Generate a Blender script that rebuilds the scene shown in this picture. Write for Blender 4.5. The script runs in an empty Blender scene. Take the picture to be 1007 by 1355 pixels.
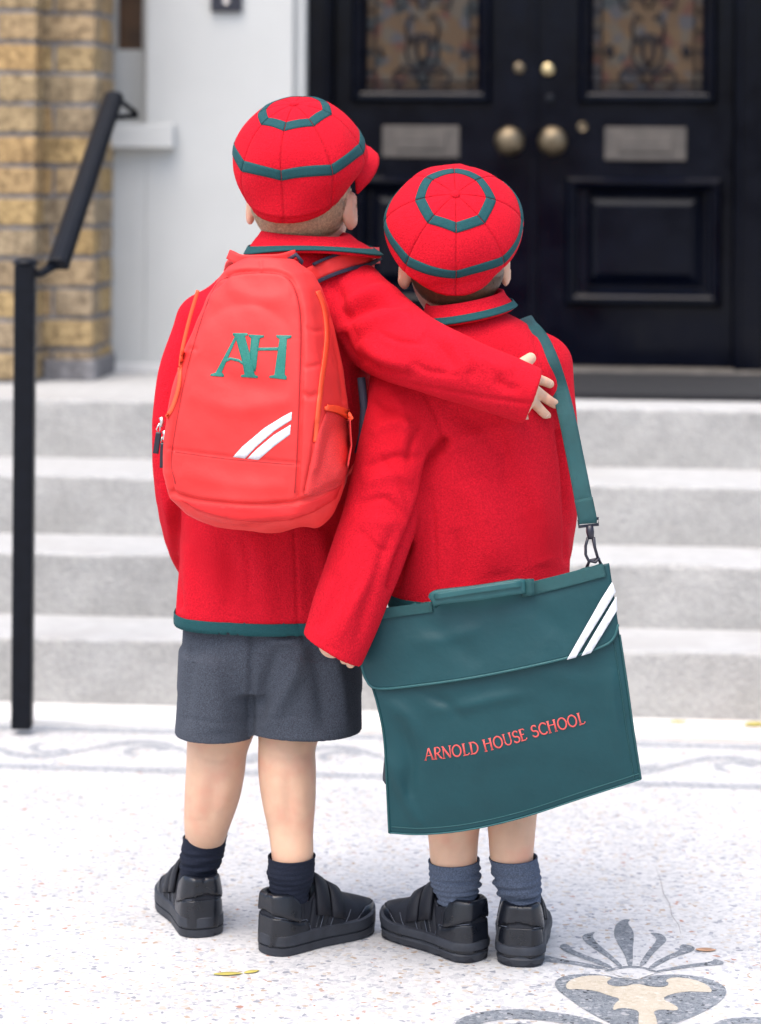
import bpy, bmesh, math, random
import numpy as np
from mathutils import Vector, Matrix, geometry
R = math.radians
random.seed(7); rng = np.random.default_rng(7)
scene = bpy.context.scene
col = scene.collection

# ------------------------------------------------------------------ camera
FP, CX, YH, HC, ROLL = 3500.0, 503.5, 200.0, 1.17, R(0.4)   # focal length (px of the 1007x1355 photo), principal point, height
cam_d = bpy.data.cameras.new('camera'); cam = bpy.data.objects.new('camera', cam_d); col.objects.link(cam)
cam_d.sensor_fit = 'VERTICAL'; cam_d.sensor_height = 36.0; cam_d.sensor_width = 36.0
cam_d.lens = FP / 1355.0 * 36.0
cam_d.shift_y = (YH - 677.5) / 1355.0
cam_d.clip_start = 0.05; cam_d.clip_end = 500
cam_d.dof.use_dof = True; cam_d.dof.focus_distance = 3.74; cam_d.dof.aperture_fstop = 3.6
cam.matrix_world = Matrix.Translation((0, 0, HC)) @ Matrix.Rotation(R(90), 4, 'X') @ Matrix.Rotation(ROLL, 4, 'Z')
scene.camera = cam

# ------------------------------------------------------------------ sky, sun, exposure
SUN_EL, SUN_AZ = R(66), R(212)      # azimuth clockwise from +Y: the sun stands behind the camera, a little to the left
w = bpy.data.worlds.new('World'); scene.world = w; w.use_nodes = True
nt = w.node_tree; nt.nodes.clear()
sky = nt.nodes.new('ShaderNodeTexSky'); sky.sky_type = 'NISHITA'; sky.sun_disc = False
sky.sun_elevation = SUN_EL; sky.sun_rotation = SUN_AZ
sky.air_density = 1.0; sky.dust_density = 4.0; sky.ozone_density = 1.0
bg = nt.nodes.new('ShaderNodeBackground'); bg.inputs['Strength'].default_value = 0.15
wo = nt.nodes.new('ShaderNodeOutputWorld')
nt.links.new(sky.outputs[0], bg.inputs[0]); nt.links.new(bg.outputs[0], wo.inputs[0])
sd = bpy.data.lights.new('sun', 'SUN'); sd.energy = 1.1; sd.angle = R(70); sd.color = (1.0, 0.96, 0.9)
sun = bpy.data.objects.new('sun', sd); col.objects.link(sun)
sdir = Vector((math.sin(SUN_AZ) * math.cos(SUN_EL), math.cos(SUN_AZ) * math.cos(SUN_EL), math.sin(SUN_EL)))
sun.rotation_euler = sdir.to_track_quat('Z', 'Y').to_euler(); sun.location = sdir * 20
vs = scene.view_settings
vs.view_transform = 'Standard'; vs.look = 'None'; vs.gamma = 1.0; vs.use_curve_mapping = False
vs.exposure = 1.28
scene.cycles.max_bounces = 6; scene.cycles.diffuse_bounces = 4; scene.cycles.use_denoising = True

# ------------------------------------------------------------------ pixels <-> places
cr, sr = math.cos(ROLL), math.sin(ROLL)
def P(px, py, D):
    px = np.asarray(px, float); py = np.asarray(py, float); D = np.asarray(D, float)
    dx, dy = px - CX, py - YH
    x = dx * cr + dy * sr; y = -dx * sr + dy * cr
    return np.stack(np.broadcast_arrays(x * D / FP, D, HC - y * D / FP), -1)
def PV(px, py, D): return Vector(P(px, py, D).tolist())
def to_px(v):
    x = v[..., 0] * FP / v[..., 1]; y = (HC - v[..., 2]) * FP / v[..., 1]
    return CX + x * cr - y * sr, YH + x * sr + y * cr
def on_z(px, py, z):                      # where a pixel's ray meets the level z
    p = P(px, py, 1.0); t = (z - HC) / (p[..., 2] - HC)
    return np.stack([p[..., 0] * t, p[..., 1] * t, np.full_like(t, z)], -1)
# the house stands turned by a few degrees: u along the front, v into the house
TH = R(5.0); O0 = np.array([0.0, 5.47, 0.0]); U = np.array([math.cos(TH), -math.sin(TH), 0]); V = np.array([math.sin(TH), math.cos(TH), 0])
MB = Matrix(((U[0], V[0], 0, O0[0]), (U[1], V[1], 0, O0[1]), (0, 0, 1, 0), (0, 0, 0, 1)))
def at_v(px, py, v):                      # pixel on the plane at depth v of the house -> (u, z)
    p = P(px, py, 1.0); d = p - np.array([0, 0, HC]); c = np.array([0, 0, HC])
    t = (v + V @ O0 - V @ c) / (V @ d); q = c + d * t - O0
    return float(q @ U), float(q[2])

# ------------------------------------------------------------------ materials
def mat(name, base, rough=0.6, metal=0.0, spec=0.5, var=0.0, vscale=20.0, bump=0.0, bscale=200.0, sheen=0.0, coat=0.0, sss=0.0, detail=4.0, bdist=0.002, var2=None, v2scale=3.0, rvar=0.0):
    m = bpy.data.materials.new(name); m.use_nodes = True; n = m.node_tree; b = n.nodes['Principled BSDF']
    b.inputs['Base Color'].default_value = (*base, 1); b.inputs['Roughness'].default_value = rough
    b.inputs['Metallic'].default_value = metal; b.inputs['Specular IOR Level'].default_value = spec
    if sheen: b.inputs['Sheen Weight'].default_value = sheen; b.inputs['Sheen Roughness'].default_value = 0.5; b.inputs['Sheen Tint'].default_value = (*[min(1, c * 1.1 + 0.02) for c in base], 1)
    if coat: b.inputs['Coat Weight'].default_value = coat; b.inputs['Coat Roughness'].default_value = 0.15
    if sss:
        b.inputs['Subsurface Weight'].default_value = sss; b.inputs['Subsurface Radius'].default_value = (1.0, 0.35, 0.18); b.inputs['Subsurface Scale'].default_value = 0.008
    tc = n.nodes.new('ShaderNodeTexCoord')
    if var:
        t = n.nodes.new('ShaderNodeTexNoise'); t.inputs['Scale'].default_value = vscale; t.inputs['Detail'].default_value = detail
        n.links.new(tc.outputs['Object'], t.inputs['Vector'])
        rp = n.nodes.new('ShaderNodeMapRange'); rp.inputs[1].default_value = 0.3; rp.inputs[2].default_value = 0.7; rp.inputs[3].default_value = 1 - var; rp.inputs[4].default_value = 1 + var
        n.links.new(t.outputs['Fac'], rp.inputs[0])
        mx = n.nodes.new('ShaderNodeVectorMath'); mx.operation = 'SCALE'; mx.inputs[0].default_value = base
        n.links.new(rp.outputs[0], mx.inputs['Scale']); out = mx.outputs[0]
        if var2:
            t2 = n.nodes.new('ShaderNodeTexNoise'); t2.inputs['Scale'].default_value = v2scale; t2.inputs['Detail'].default_value = 6
            n.links.new(tc.outputs['Object'], t2.inputs['Vector'])
            r2 = n.nodes.new('ShaderNodeMapRange'); r2.inputs[1].default_value = 0.5; r2.inputs[2].default_value = 0.72
            n.links.new(t2.outputs['Fac'], r2.inputs[0])
            mm = n.nodes.new('ShaderNodeMix'); mm.data_type = 'RGBA'
            n.links.new(r2.outputs[0], mm.inputs[0]); n.links.new(out, mm.inputs[6]); mm.inputs[7].default_value = (*var2, 1)
            out = mm.outputs[2]
        n.links.new(out, b.inputs['Base Color'])
        if rvar:
            r3 = n.nodes.new('ShaderNodeMapRange'); r3.inputs[1].default_value = 0.3; r3.inputs[2].default_value = 0.7; r3.inputs[3].default_value = rough - rvar; r3.inputs[4].default_value = rough + rvar
            n.links.new(t.outputs['Fac'], r3.inputs[0]); n.links.new(r3.outputs[0], b.inputs['Roughness'])
    if bump:
        t = n.nodes.new('ShaderNodeTexNoise'); t.inputs['Scale'].default_value = bscale; t.inputs['Detail'].default_value = 3
        n.links.new(tc.outputs['Object'], t.inputs['Vector'])
        bp = n.nodes.new('ShaderNodeBump'); bp.inputs['Strength'].default_value = bump; bp.inputs['Distance'].default_value = bdist
        n.links.new(t.outputs['Fac'], bp.inputs['Height']); n.links.new(bp.outputs[0], b.inputs['Normal'])
    return m

def weave(m, sx=1400., strength=0.12):       # fine woven relief for nylon
    n = m.node_tree; b = n.nodes['Principled BSDF']; tc = n.nodes.new('ShaderNodeTexCoord')
    ws = []
    for ax in 'XZ':
        wv = n.nodes.new('ShaderNodeTexWave'); wv.bands_direction = ax; wv.inputs['Scale'].default_value = sx / 6.28; wv.inputs['Distortion'].default_value = 0.8
        n.links.new(tc.outputs['Object'], wv.inputs['Vector']); ws.append(wv)
    ad = n.nodes.new('ShaderNodeMath'); ad.operation = 'ADD'
    n.links.new(ws[0].outputs['Fac'], ad.inputs[0]); n.links.new(ws[1].outputs['Fac'], ad.inputs[1])
    nz = n.nodes.new('ShaderNodeTexNoise'); nz.inputs['Scale'].default_value = 35; nz.inputs['Detail'].default_value = 3
    n.links.new(tc.outputs['Object'], nz.inputs['Vector'])
    b1 = n.nodes.new('ShaderNodeBump'); b1.inputs['Strength'].default_value = strength; b1.inputs['Distance'].default_value = 0.0006
    b2 = n.nodes.new('ShaderNodeBump'); b2.inputs['Strength'].default_value = 0.35; b2.inputs['Distance'].default_value = 0.004
    n.links.new(nz.outputs['Fac'], b2.inputs['Height']); n.links.new(b2.outputs[0], b1.inputs['Normal'])
    n.links.new(ad.outputs[0], b1.inputs['Height']); n.links.new(b1.outputs[0], b.inputs['Normal'])
    return m

M = {}
M['wool'] = mat('red_wool', (0.52, 0.008, 0.020), 0.95, spec=0.1, var=0.22, vscale=420, bump=0.8, bscale=480, sheen=0.2, bdist=0.002, var2=(0.47, 0.006, 0.016), v2scale=11, detail=8)
M['capwool'] = mat('cap_wool', (0.52, 0.008, 0.020), 0.95, spec=0.1, var=0.20, vscale=420, bump=0.8, bscale=480, sheen=0.2, bdist=0.002, detail=8)
M['seam'] = mat('dark_seam', (0.10, 0.004, 0.008), 0.9)
M['trim'] = mat('green_braid', (0.011, 0.062, 0.068), 0.85, spec=0.2, var=0.18, vscale=700, bump=0.5, bscale=1200, sheen=0.2, bdist=0.001)
M['grey'] = mat('charcoal_flannel', (0.052, 0.059, 0.074), 0.95, spec=0.15, var=0.45, vscale=700, bump=0.5, bscale=900, sheen=0.25, bdist=0.001)
M['skin'] = mat('skin', (0.60, 0.37, 0.25), 0.55, spec=0.35, var=0.05, vscale=40, bump=0.15, bscale=500, sss=0.25, bdist=0.0006, var2=(0.60, 0.315, 0.215), v2scale=22)
M['hair_fair'] = mat('fair_hair', (0.40, 0.28, 0.165), 0.55, var=0.35, vscale=300)
M['hair_dark'] = mat('brown_hair', (0.10, 0.055, 0.03), 0.5, var=0.3, vscale=300)
M['sock_navy'] = mat('navy_knit', (0.010, 0.013, 0.024), 0.95, spec=0.2, var=0.3, vscale=500, bump=0.6, bscale=700, sheen=0.15)
M['sock_grey'] = mat('grey_knit', (0.075, 0.092, 0.13), 0.95, spec=0.2, var=0.35, vscale=500, bump=0.7, bscale=600, sheen=0.25)
M['leather'] = mat('black_leather', (0.005, 0.0065, 0.011), 0.32, spec=0.5, var=0.2, vscale=60, bump=0.35, bscale=500, bdist=0.0008, rvar=0.08)
M['leather_matt'] = mat('black_nubuck', (0.007, 0.008, 0.013), 0.6, spec=0.35, var=0.2, vscale=60, bump=0.4, bscale=700, bdist=0.0008)
M['rubber'] = mat('black_rubber', (0.022, 0.025, 0.033), 0.55, spec=0.4, var=0.25, vscale=50, bump=0.25, bscale=300, bdist=0.001)
M['coral'] = weave(mat('coral_nylon', (0.66, 0.034, 0.032), 0.62, spec=0.28, var=0.05, vscale=30))
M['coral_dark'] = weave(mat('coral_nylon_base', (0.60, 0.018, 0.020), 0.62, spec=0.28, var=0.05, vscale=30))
M['zip'] = mat('orange_zip_tape', (0.85, 0.075, 0.02), 0.6)
M['mesh'] = mat('red_mesh', (0.70, 0.03, 0.03), 0.7, var=0.4, vscale=900, bump=0.8, bscale=900)
M['teal'] = mat('emerald_thread', (0.004, 0.15, 0.115), 0.5, var=0.15, vscale=500, bump=0.5, bscale=900, bdist=0.0008)
M['white'] = mat('reflective_white', (0.60, 0.61, 0.63), 0.5, var=0.04, vscale=200)
M['green'] = weave(mat('bottle_green_nylon', (0.0038, 0.044, 0.052), 0.50, spec=0.32, var=0.06, vscale=25))
M['green_web'] = weave(mat('green_webbing', (0.010, 0.066, 0.070), 0.6, spec=0.4, var=0.08, vscale=80), 1500, 0.6)
M['green_lite'] = weave(mat('green_handle_nylon', (0.016, 0.085, 0.090), 0.5, spec=0.4, var=0.06, vscale=60))
M['pink'] = mat('coral_print', (0.62, 0.08, 0.07), 0.6)
M['plastic'] = mat('black_plastic', (0.012, 0.012, 0.022), 0.35)
M['navy_web'] = mat('navy_binding', (0.012, 0.014, 0.035), 0.7, bump=0.4, bscale=900)
M['steel'] = mat('steel', (0.6, 0.58, 0.55), 0.3, metal=1.0)
M['brass'] = mat('aged_brass', (0.17, 0.135, 0.09), 0.48, metal=1.0, var=0.25, vscale=40, bump=0.1, bscale=60, rvar=0.12)
M['brass2'] = mat('polished_brass', (0.50, 0.40, 0.22), 0.35, metal=1.0, var=0.1, vscale=40)
M['plate'] = mat('tarnished_plate', (0.10, 0.088, 0.078), 0.55, metal=0.6, var=0.2, vscale=25, rvar=0.1)
M['door'] = mat('black_gloss_paint', (0.0012, 0.0020, 0.0060), 0.17, spec=0.15, var=0.2, vscale=12, bump=0.06, bscale=25, bdist=0.004, rvar=0.06)
M['iron'] = mat('black_iron_paint', (0.003, 0.004, 0.007), 0.40, spec=0.16, var=0.25, vscale=40, bump=0.2, bscale=60, bdist=0.002)
M['pale'] = mat('pale_render', (0.47, 0.475, 0.46), 0.75, spec=0.3, var=0.03, vscale=6, bump=0.12, bscale=70, bdist=0.004, var2=(0.44, 0.445, 0.43), v2scale=1.6)
M['wood'] = mat('brown_wood', (0.075, 0.036, 0.014), 0.5, var=0.35, vscale=15)
M['mortar'] = mat('mortar', (0.15, 0.145, 0.15), 0.95, var=0.3, vscale=40, bump=0.6, bscale=150, bdist=0.004, var2=(0.30, 0.30, 0.31), v2scale=5)
M['sill'] = mat('worn_sill', (0.10, 0.09, 0.08), 0.8, var=0.3, vscale=15)
M['mat'] = mat('black_coir', (0.010, 0.010, 0.012), 0.95, var=0.4, vscale=200, bump=1.0, bscale=400, bdist=0.004)
M['inlay'] = None

def brick_mat():
    m = mat('stock_brick', (0.4, 0.27, 0.12), 0.92, spec=0.2); n = m.node_tree; b = n.nodes['Principled BSDF']
    oi = n.nodes.new('ShaderNodeObjectInfo'); cr_ = n.nodes.new('ShaderNodeValToRGB')
    el = cr_.color_ramp.elements
    el[0].position = 0; el[0].color = (0.42, 0.29, 0.13, 1); el[1].position = 1; el[1].color = (0.30, 0.22, 0.13, 1)
    for p_, c_ in ((0.2, (0.46, 0.33, 0.16, 1)), (0.4, (0.33, 0.26, 0.17, 1)), (0.6, (0.44, 0.29, 0.13, 1)), (0.8, (0.38, 0.30, 0.20, 1))):
        e = el.new(p_); e.color = c_
    n.links.new(oi.outputs['Random'], cr_.inputs[0])
    tc = n.nodes.new('ShaderNodeTexCoord'); geo = n.nodes.new('ShaderNodeNewGeometry')
    t = n.nodes.new('ShaderNodeTexNoise'); t.inputs['Scale'].default_value = 48; t.inputs['Detail'].default_value = 7; t.inputs['Roughness'].default_value = 0.65
    n.links.new(geo.outputs['Position'], t.inputs['Vector'])
    rp = n.nodes.new('ShaderNodeValToRGB'); rp.color_ramp.elements[0].position = 0.34; rp.color_ramp.elements[0].color = (0.26, 0.24, 0.25, 1); rp.color_ramp.elements[1].position = 0.62; rp.color_ramp.elements[1].color = (1.05, 1.05, 1.05, 1)
    n.links.new(t.outputs['Fac'], rp.inputs[0])
    mx = n.nodes.new('ShaderNodeMix'); mx.data_type = 'RGBA'; mx.blend_type = 'MULTIPLY'; mx.inputs[0].default_value = 0.9
    n.links.new(cr_.outputs[0], mx.inputs[6]); n.links.new(rp.outputs[0], mx.inputs[7]); n.links.new(mx.outputs[2], b.inputs['Base Color'])
    t2 = n.nodes.new('ShaderNodeTexNoise'); t2.inputs['Scale'].default_value = 120; t2.inputs['Detail'].default_value = 5; n.links.new(geo.outputs['Position'], t2.inputs['Vector'])
    bp = n.nodes.new('ShaderNodeBump'); bp.inputs['Strength'].default_value = 0.7; bp.inputs['Distance'].default_value = 0.006
    n.links.new(t2.outputs['Fac'], bp.inputs['Height']); n.links.new(bp.outputs[0], b.inputs['Normal'])
    return m
M['brick'] = brick_mat()

def stone_mat():
    m = mat('granite_step', (0.5, 0.5, 0.48), 0.85, spec=0.3); n = m.node_tree; b = n.nodes['Principled BSDF']
    geo = n.nodes.new('ShaderNodeNewGeometry')
    t = n.nodes.new('ShaderNodeTexNoise'); t.inputs['Scale'].default_value = 5; t.inputs['Detail'].default_value = 8; t.inputs['Roughness'].default_value = 0.7
    n.links.new(geo.outputs['Position'], t.inputs['Vector'])
    rp = n.nodes.new('ShaderNodeValToRGB'); e = rp.color_ramp.elements
    e[0].position = 0.3; e[0].color = (0.285, 0.28, 0.268, 1); e[1].position = 0.72; e[1].color = (0.41, 0.405, 0.392, 1)
    n.links.new(t.outputs['Fac'], rp.inputs[0])
    v = n.nodes.new('ShaderNodeTexVoronoi'); v.inputs['Scale'].default_value = 130; n.links.new(geo.outputs['Position'], v.inputs['Vector'])
    r2 = n.nodes.new('ShaderNodeValToRGB'); e = r2.color_ramp.elements; e[0].position = 0; e[0].color = (0.86, 0.86, 0.86, 1); e[1].position = 1; e[1].color = (1.10, 1.09, 1.07, 1)
    sx = n.nodes.new('ShaderNodeSeparateColor'); n.links.new(v.outputs['Color'], sx.inputs[0]); n.links.new(sx.outputs[0], r2.inputs[0])
    mx = n.nodes.new('ShaderNodeMix'); mx.data_type = 'RGBA'; mx.blend_type = 'MULTIPLY'; mx.inputs[0].default_value = 0.8
    n.links.new(rp.outputs[0], mx.inputs[6]); n.links.new(r2.outputs[0], mx.inputs[7]); n.links.new(mx.outputs[2], b.inputs['Base Color'])
    bp = n.nodes.new('ShaderNodeBump'); bp.inputs['Strength'].default_value = 0.5; bp.inputs['Distance'].default_value = 0.004
    n.links.new(v.outputs['Distance'], bp.inputs['Height']); n.links.new(bp.outputs[0], b.inputs['Normal'])
    return m
M['stone'] = stone_mat()
M['stone_skylit'] = mat('skylit_tread', (0.37, 0.37, 0.365), 0.85, spec=0.3, var=0.08, vscale=30, bump=0.3, bscale=150, bdist=0.003, var2=(0.33, 0.325, 0.315), v2scale=4)  # tread stone made paler: the brightness of sky-facing tops put into the colour

def terrazzo(name, stops, scale=95.0, joint=(0.62, 0.61, 0.60), stain=0.12):
    m = mat(name, (0.7, 0.7, 0.7), 0.6, spec=0.35); n = m.node_tree; b = n.nodes['Principled BSDF']
    geo = n.nodes.new('ShaderNodeNewGeometry')
    # wobble the cells so that the chips are irregular
    nz = n.nodes.new('ShaderNodeTexNoise'); nz.inputs['Scale'].default_value = 60; nz.inputs['Detail'].default_value = 2
    n.links.new(geo.outputs['Position'], nz.inputs['Vector'])
    sc_ = n.nodes.new('ShaderNodeVectorMath'); sc_.operation = 'SCALE'; sc_.inputs['Scale'].default_value = 0.012; n.links.new(nz.outputs['Color'], sc_.inputs[0])
    ad = n.nodes.new('ShaderNodeVectorMath'); ad.operation = 'ADD'; n.links.new(geo.outputs['Position'], ad.inputs[0]); n.links.new(sc_.outputs[0], ad.inputs[1])
    v = n.nodes.new('ShaderNodeTexVoronoi'); v.inputs['Scale'].default_value = scale; v.inputs['Randomness'].default_value = 1; n.links.new(ad.outputs[0], v.inputs['Vector'])
    sx = n.nodes.new('ShaderNodeSeparateColor'); n.links.new(v.outputs['Color'], sx.inputs[0])
    rp = n.nodes.new('ShaderNodeValToRGB'); rp.color_ramp.interpolation = 'CONSTANT'; e = rp.color_ramp.elements
    e[0].position = 0; e[0].color = (*stops[0][1], 1); e[1].position = stops[1][0]; e[1].color = (*stops[1][1], 1)
    for p_, c_ in stops[2:]:
        q = e.new(p_); q.color = (*c_, 1)
    n.links.new(sx.outputs[0], rp.inputs[0])
    ed = n.nodes.new('ShaderNodeTexVoronoi'); ed.feature = 'DISTANCE_TO_EDGE'; ed.inputs['Scale'].default_value = scale; n.links.new(ad.outputs[0], ed.inputs['Vector'])
    er = n.nodes.new('ShaderNodeMapRange'); er.inputs[1].default_value = 0.02; er.inputs[2].default_value = 0.10; n.links.new(ed.outputs['Distance'], er.inputs[0])
    mx = n.nodes.new('ShaderNodeMix'); mx.data_type = 'RGBA'; mx.inputs[6].default_value = (*joint, 1)
    n.links.new(er.outputs[0], mx.inputs[0]); n.links.new(rp.outputs[0], mx.inputs[7])
    big = n.nodes.new('ShaderNodeTexNoise'); big.inputs['Scale'].default_value = 3.5; big.inputs['Detail'].default_value = 8; big.inputs['Roughness'].default_value = 0.65; n.links.new(geo.outputs['Position'], big.inputs['Vector'])
    br = n.nodes.new('ShaderNodeMapRange'); br.inputs[1].default_value = 0.3; br.inputs[2].default_value = 0.7; br.inputs[3].default_value = 1 - stain; br.inputs[4].default_value = 1.05; n.links.new(big.outputs['Fac'], br.inputs[0])
    ml = n.nodes.new('ShaderNodeVectorMath'); ml.operation = 'SCALE'; n.links.new(mx.outputs[2], ml.inputs[0]); n.links.new(br.outputs[0], ml.inputs['Scale'])
    n.links.new(ml.outputs[0], b.inputs['Base Color'])
    bp = n.nodes.new('ShaderNodeBump'); bp.inputs['Strength'].default_value = 0.3; bp.inputs['Distance'].default_value = 0.0015
    n.links.new(er.outputs[0], bp.inputs['Height']); n.links.new(bp.outputs[0], b.inputs['Normal'])
    return m
M['ground'] = terrazzo('white_terrazzo', [(0, (0.51, 0.505, 0.50)), (0.28, (0.43, 0.43, 0.435)), (0.50, (0.55, 0.545, 0.54)), (0.70, (0.35, 0.36, 0.38)), (0.80, (0.46, 0.41, 0.35)), (0.87, (0.23, 0.24, 0.27)), (0.905, (0.36, 0.28, 0.21)), (0.925, (0.53, 0.525, 0.52)), (0.990, (0.36, 0.19, 0.14))], 135, (0.50, 0.50, 0.50), 0.16)
M['inlay'] = terrazzo('slate_terrazzo', [(0, (0.15, 0.17, 0.195)), (0.35, (0.20, 0.22, 0.245)), (0.62, (0.12, 0.14, 0.165)), (0.80, (0.31, 0.32, 0.34)), (0.90, (0.035, 0.04, 0.05)), (0.95, (0.40, 0.40, 0.41))], 190, (0.25, 0.27, 0.29), 0.35)
M['inlay_pale'] = terrazzo('grey_terrazzo', [(0, (0.27, 0.28, 0.30)), (0.35, (0.33, 0.34, 0.35)), (0.65, (0.23, 0.25, 0.27)), (0.85, (0.45, 0.45, 0.45)), (0.95, (0.18, 0.19, 0.20))], 160, (0.33, 0.34, 0.35))
M['cream'] = terrazzo('cream_terrazzo', [(0, (0.46, 0.41, 0.33)), (0.5, (0.49, 0.44, 0.36)), (0.8, (0.42, 0.37, 0.29)), (0.95, (0.52, 0.49, 0.43))], 170, (0.44, 0.39, 0.31))
M['palestone'] = mat('pale_kerb_stone', (0.60, 0.59, 0.57), 0.8, var=0.08, vscale=20, bump=0.3, bscale=150, var2=(0.60, 0.53, 0.48), v2scale=2.0)
M['leaf_yellow'] = mat('yellow_leaf', (0.42, 0.36, 0.08), 0.7, var=0.15, vscale=60)
M['leaf_brown'] = mat('rust_leaf', (0.38, 0.22, 0.13), 0.8, var=0.2, vscale=80)

def stained_glass():
    m = mat('leaded_glass', (0.1, 0.07, 0.04), 0.3, spec=0.25); n = m.node_tree; b = n.nodes['Principled BSDF']
    tc = n.nodes.new('ShaderNodeTexCoord')
    v = n.nodes.new('ShaderNodeTexVoronoi'); v.inputs['Scale'].default_value = 32; n.links.new(tc.outputs['Object'], v.inputs['Vector'])
    sx = n.nodes.new('ShaderNodeSeparateColor'); n.links.new(v.outputs['Color'], sx.inputs[0])
    rp = n.nodes.new('ShaderNodeValToRGB'); rp.color_ramp.interpolation = 'CONSTANT'; e = rp.color_ramp.elements
    e[0].position = 0; e[0].color = (0.065, 0.040, 0.022, 1); e[1].position = 0.3; e[1].color = (0.06, 0.048, 0.036, 1)
    for p_, c_ in ((0.5, (0.072, 0.045, 0.024, 1)), (0.66, (0.042, 0.04, 0.044, 1)), (0.8, (0.06, 0.026, 0.018, 1)), (0.9, (0.024, 0.028, 0.03, 1))):
        q = e.new(p_); q.color = c_
    n.links.new(sx.outputs[0], rp.inputs[0]); n.links.new(rp.outputs[0], b.inputs['Base Color'])
    return m
M['glass'] = stained_glass()
M['lead'] = mat('lead_came', (0.008, 0.007, 0.010), 0.6, spec=0.2)
M['stitch'] = mat('grey_thread', (0.075, 0.085, 0.11), 0.6)

# ------------------------------------------------------------------ object helpers
def link(o, parent=None):
    col.objects.link(o)
    if parent is not None:
        o.parent = parent
        o.matrix_parent_inverse = parent_world(parent).inverted()
    return o
WM = {}
def setw(o, mw): o.matrix_basis = mw; WM[o.name] = mw.copy(); return o
def parent_world(p): return WM.get(p.name, Matrix())
def empty(name, loc=(0, 0, 0)):
    o = bpy.data.objects.new(name, None); o.empty_display_size = 0.05; col.objects.link(o); o.location = loc
    WM[o.name] = Matrix.Translation(loc); return o
def tag(o, label=None, cat=None, group=None, kind=None):
    for k, v_ in (('label', label), ('category', cat), ('group', group), ('kind', kind)):
        if v_: o[k] = v_
    return o
def mesh_obj(name, verts, faces, material, parent=None, smooth=True, solid=0.0, mw=None, bevel=0.0, offset=1.0):
    me = bpy.data.meshes.new(name)
    verts = np.asarray(verts, float); faces = faces.tolist() if isinstance(faces, np.ndarray) else [list(f) for f in faces]
    me.from_pydata(verts.tolist(), [], faces); me.update(); me.validate()
    me.materials.append(M[material] if isinstance(material, str) else material)
    if smooth: me.polygons.foreach_set('use_smooth', [True] * len(me.polygons))
    o = bpy.data.objects.new(name, me); link(o, parent)
    if mw is not None: setw(o, mw)
    if solid:
        s = o.modifiers.new('solid', 'SOLIDIFY'); s.thickness = solid; s.offset = offset; s.use_even_offset = False
    if bevel:
        s = o.modifiers.new('bevel', 'BEVEL'); s.width = bevel; s.segments = 2; s.limit_method = 'ANGLE'; s.angle_limit = R(40)
    return o
class MBld:
    """collects boxes, prisms and tubes into one mesh"""
    def __init__(s): s.v = []; s.f = []
    def add(s, v, f):
        n = len(s.v); s.v += [tuple(map(float, p)) for p in v]; s.f += [[i + n for i in q] for q in f]; return s
    def box(s, x0, x1, y0, y1, z0, z1):
        v = [(x, y, z) for z in (z0, z1) for y in (y0, y1) for x in (x0, x1)]
        return s.add(v, [(0, 2, 3, 1), (4, 5, 7, 6), (0, 1, 5, 4), (2, 6, 7, 3), (0, 4, 6, 2), (1, 3, 7, 5)])
    def tube(s, pts, r, seg=8, cap=True):
        pts = [Vector(p) for p in pts]; n = len(pts); rr = r if hasattr(r, '__len__') else [r] * n
        prev = None; rings = []
        for i, p in enumerate(pts):
            d = (pts[min(i + 1, n - 1)] - pts[max(i - 1, 0)]).normalized()
            a = prev if prev is not None else (Vector((0, 0, 1)) if abs(d.z) < 0.9 else Vector((1, 0, 0)))
            a = (a - d * a.dot(d)).normalized(); prev = a; b_ = d.cross(a)
            rings.append([p + (a * math.cos(t) + b_ * math.sin(t)) * rr[i] for t in [2 * math.pi * k / seg for k in range(seg)]])
        v = [q for rg in rings for q in rg]; f = []
        for i in range(n - 1):
            for k in range(seg):
                f.append((i * seg + k, i * seg + (k + 1) % seg, (i + 1) * seg + (k + 1) % seg, (i + 1) * seg + k))
        if cap: f += [tuple(range(seg))[::-1], tuple(range((n - 1) * seg, n * seg))]
        return s.add(v, f)
    def lathe(s, prof, c, axis, seg=20):   # prof: (r, h) along the axis from c
        a = Vector(axis).normalized(); t = Vector((1, 0, 0)) if abs(a.x) < 0.9 else Vector((0, 0, 1)); e1 = (t - a * t.dot(a)).normalized(); e2 = a.cross(e1); c = Vector(c)
        v = []; f = []
        for r, h in prof:
            for k in range(seg):
                q = 2 * math.pi * k / seg; v.append(c + a * h + (e1 * math.cos(q) + e2 * math.sin(q)) * r)
        for i in range(len(prof) - 1):
            for k in range(seg): f.append((i * seg + k, i * seg + (k + 1) % seg, (i + 1) * seg + (k + 1) % seg, (i + 1) * seg + k))
        f += [tuple(range(seg))[::-1], tuple(range((len(prof) - 1) * seg, len(prof) * seg))]
        return s.add(v, f)
    def prism(s, poly, h0, h1, fn):        # polygon (a,b) extruded between h0 and h1; fn(a,b,h)->xyz
        n = len(poly)
        v = [fn(a, b_, h0) for a, b_ in poly] + [fn(a, b_, h1) for a, b_ in poly]
        f = [tuple(range(n)), tuple(range(2 * n - 1, n - 1, -1))] + [(i, (i + 1) % n + 0, (i + 1) % n + n, i + n)[::-1] for i in range(n)]
        return s.add(v, f)
    def build(s, name, material, parent=None, smooth=False, mw=None, bevel=0.0, solid=0.0):
        o = mesh_obj(name, s.v, s.f, material, parent, smooth, solid, mw, bevel)
        bm = bmesh.new(); bm.from_mesh(o.data); bmesh.ops.recalc_face_normals(bm, faces=bm.faces); bm.to_mesh(o.data); bm.free()
        return o
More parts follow.
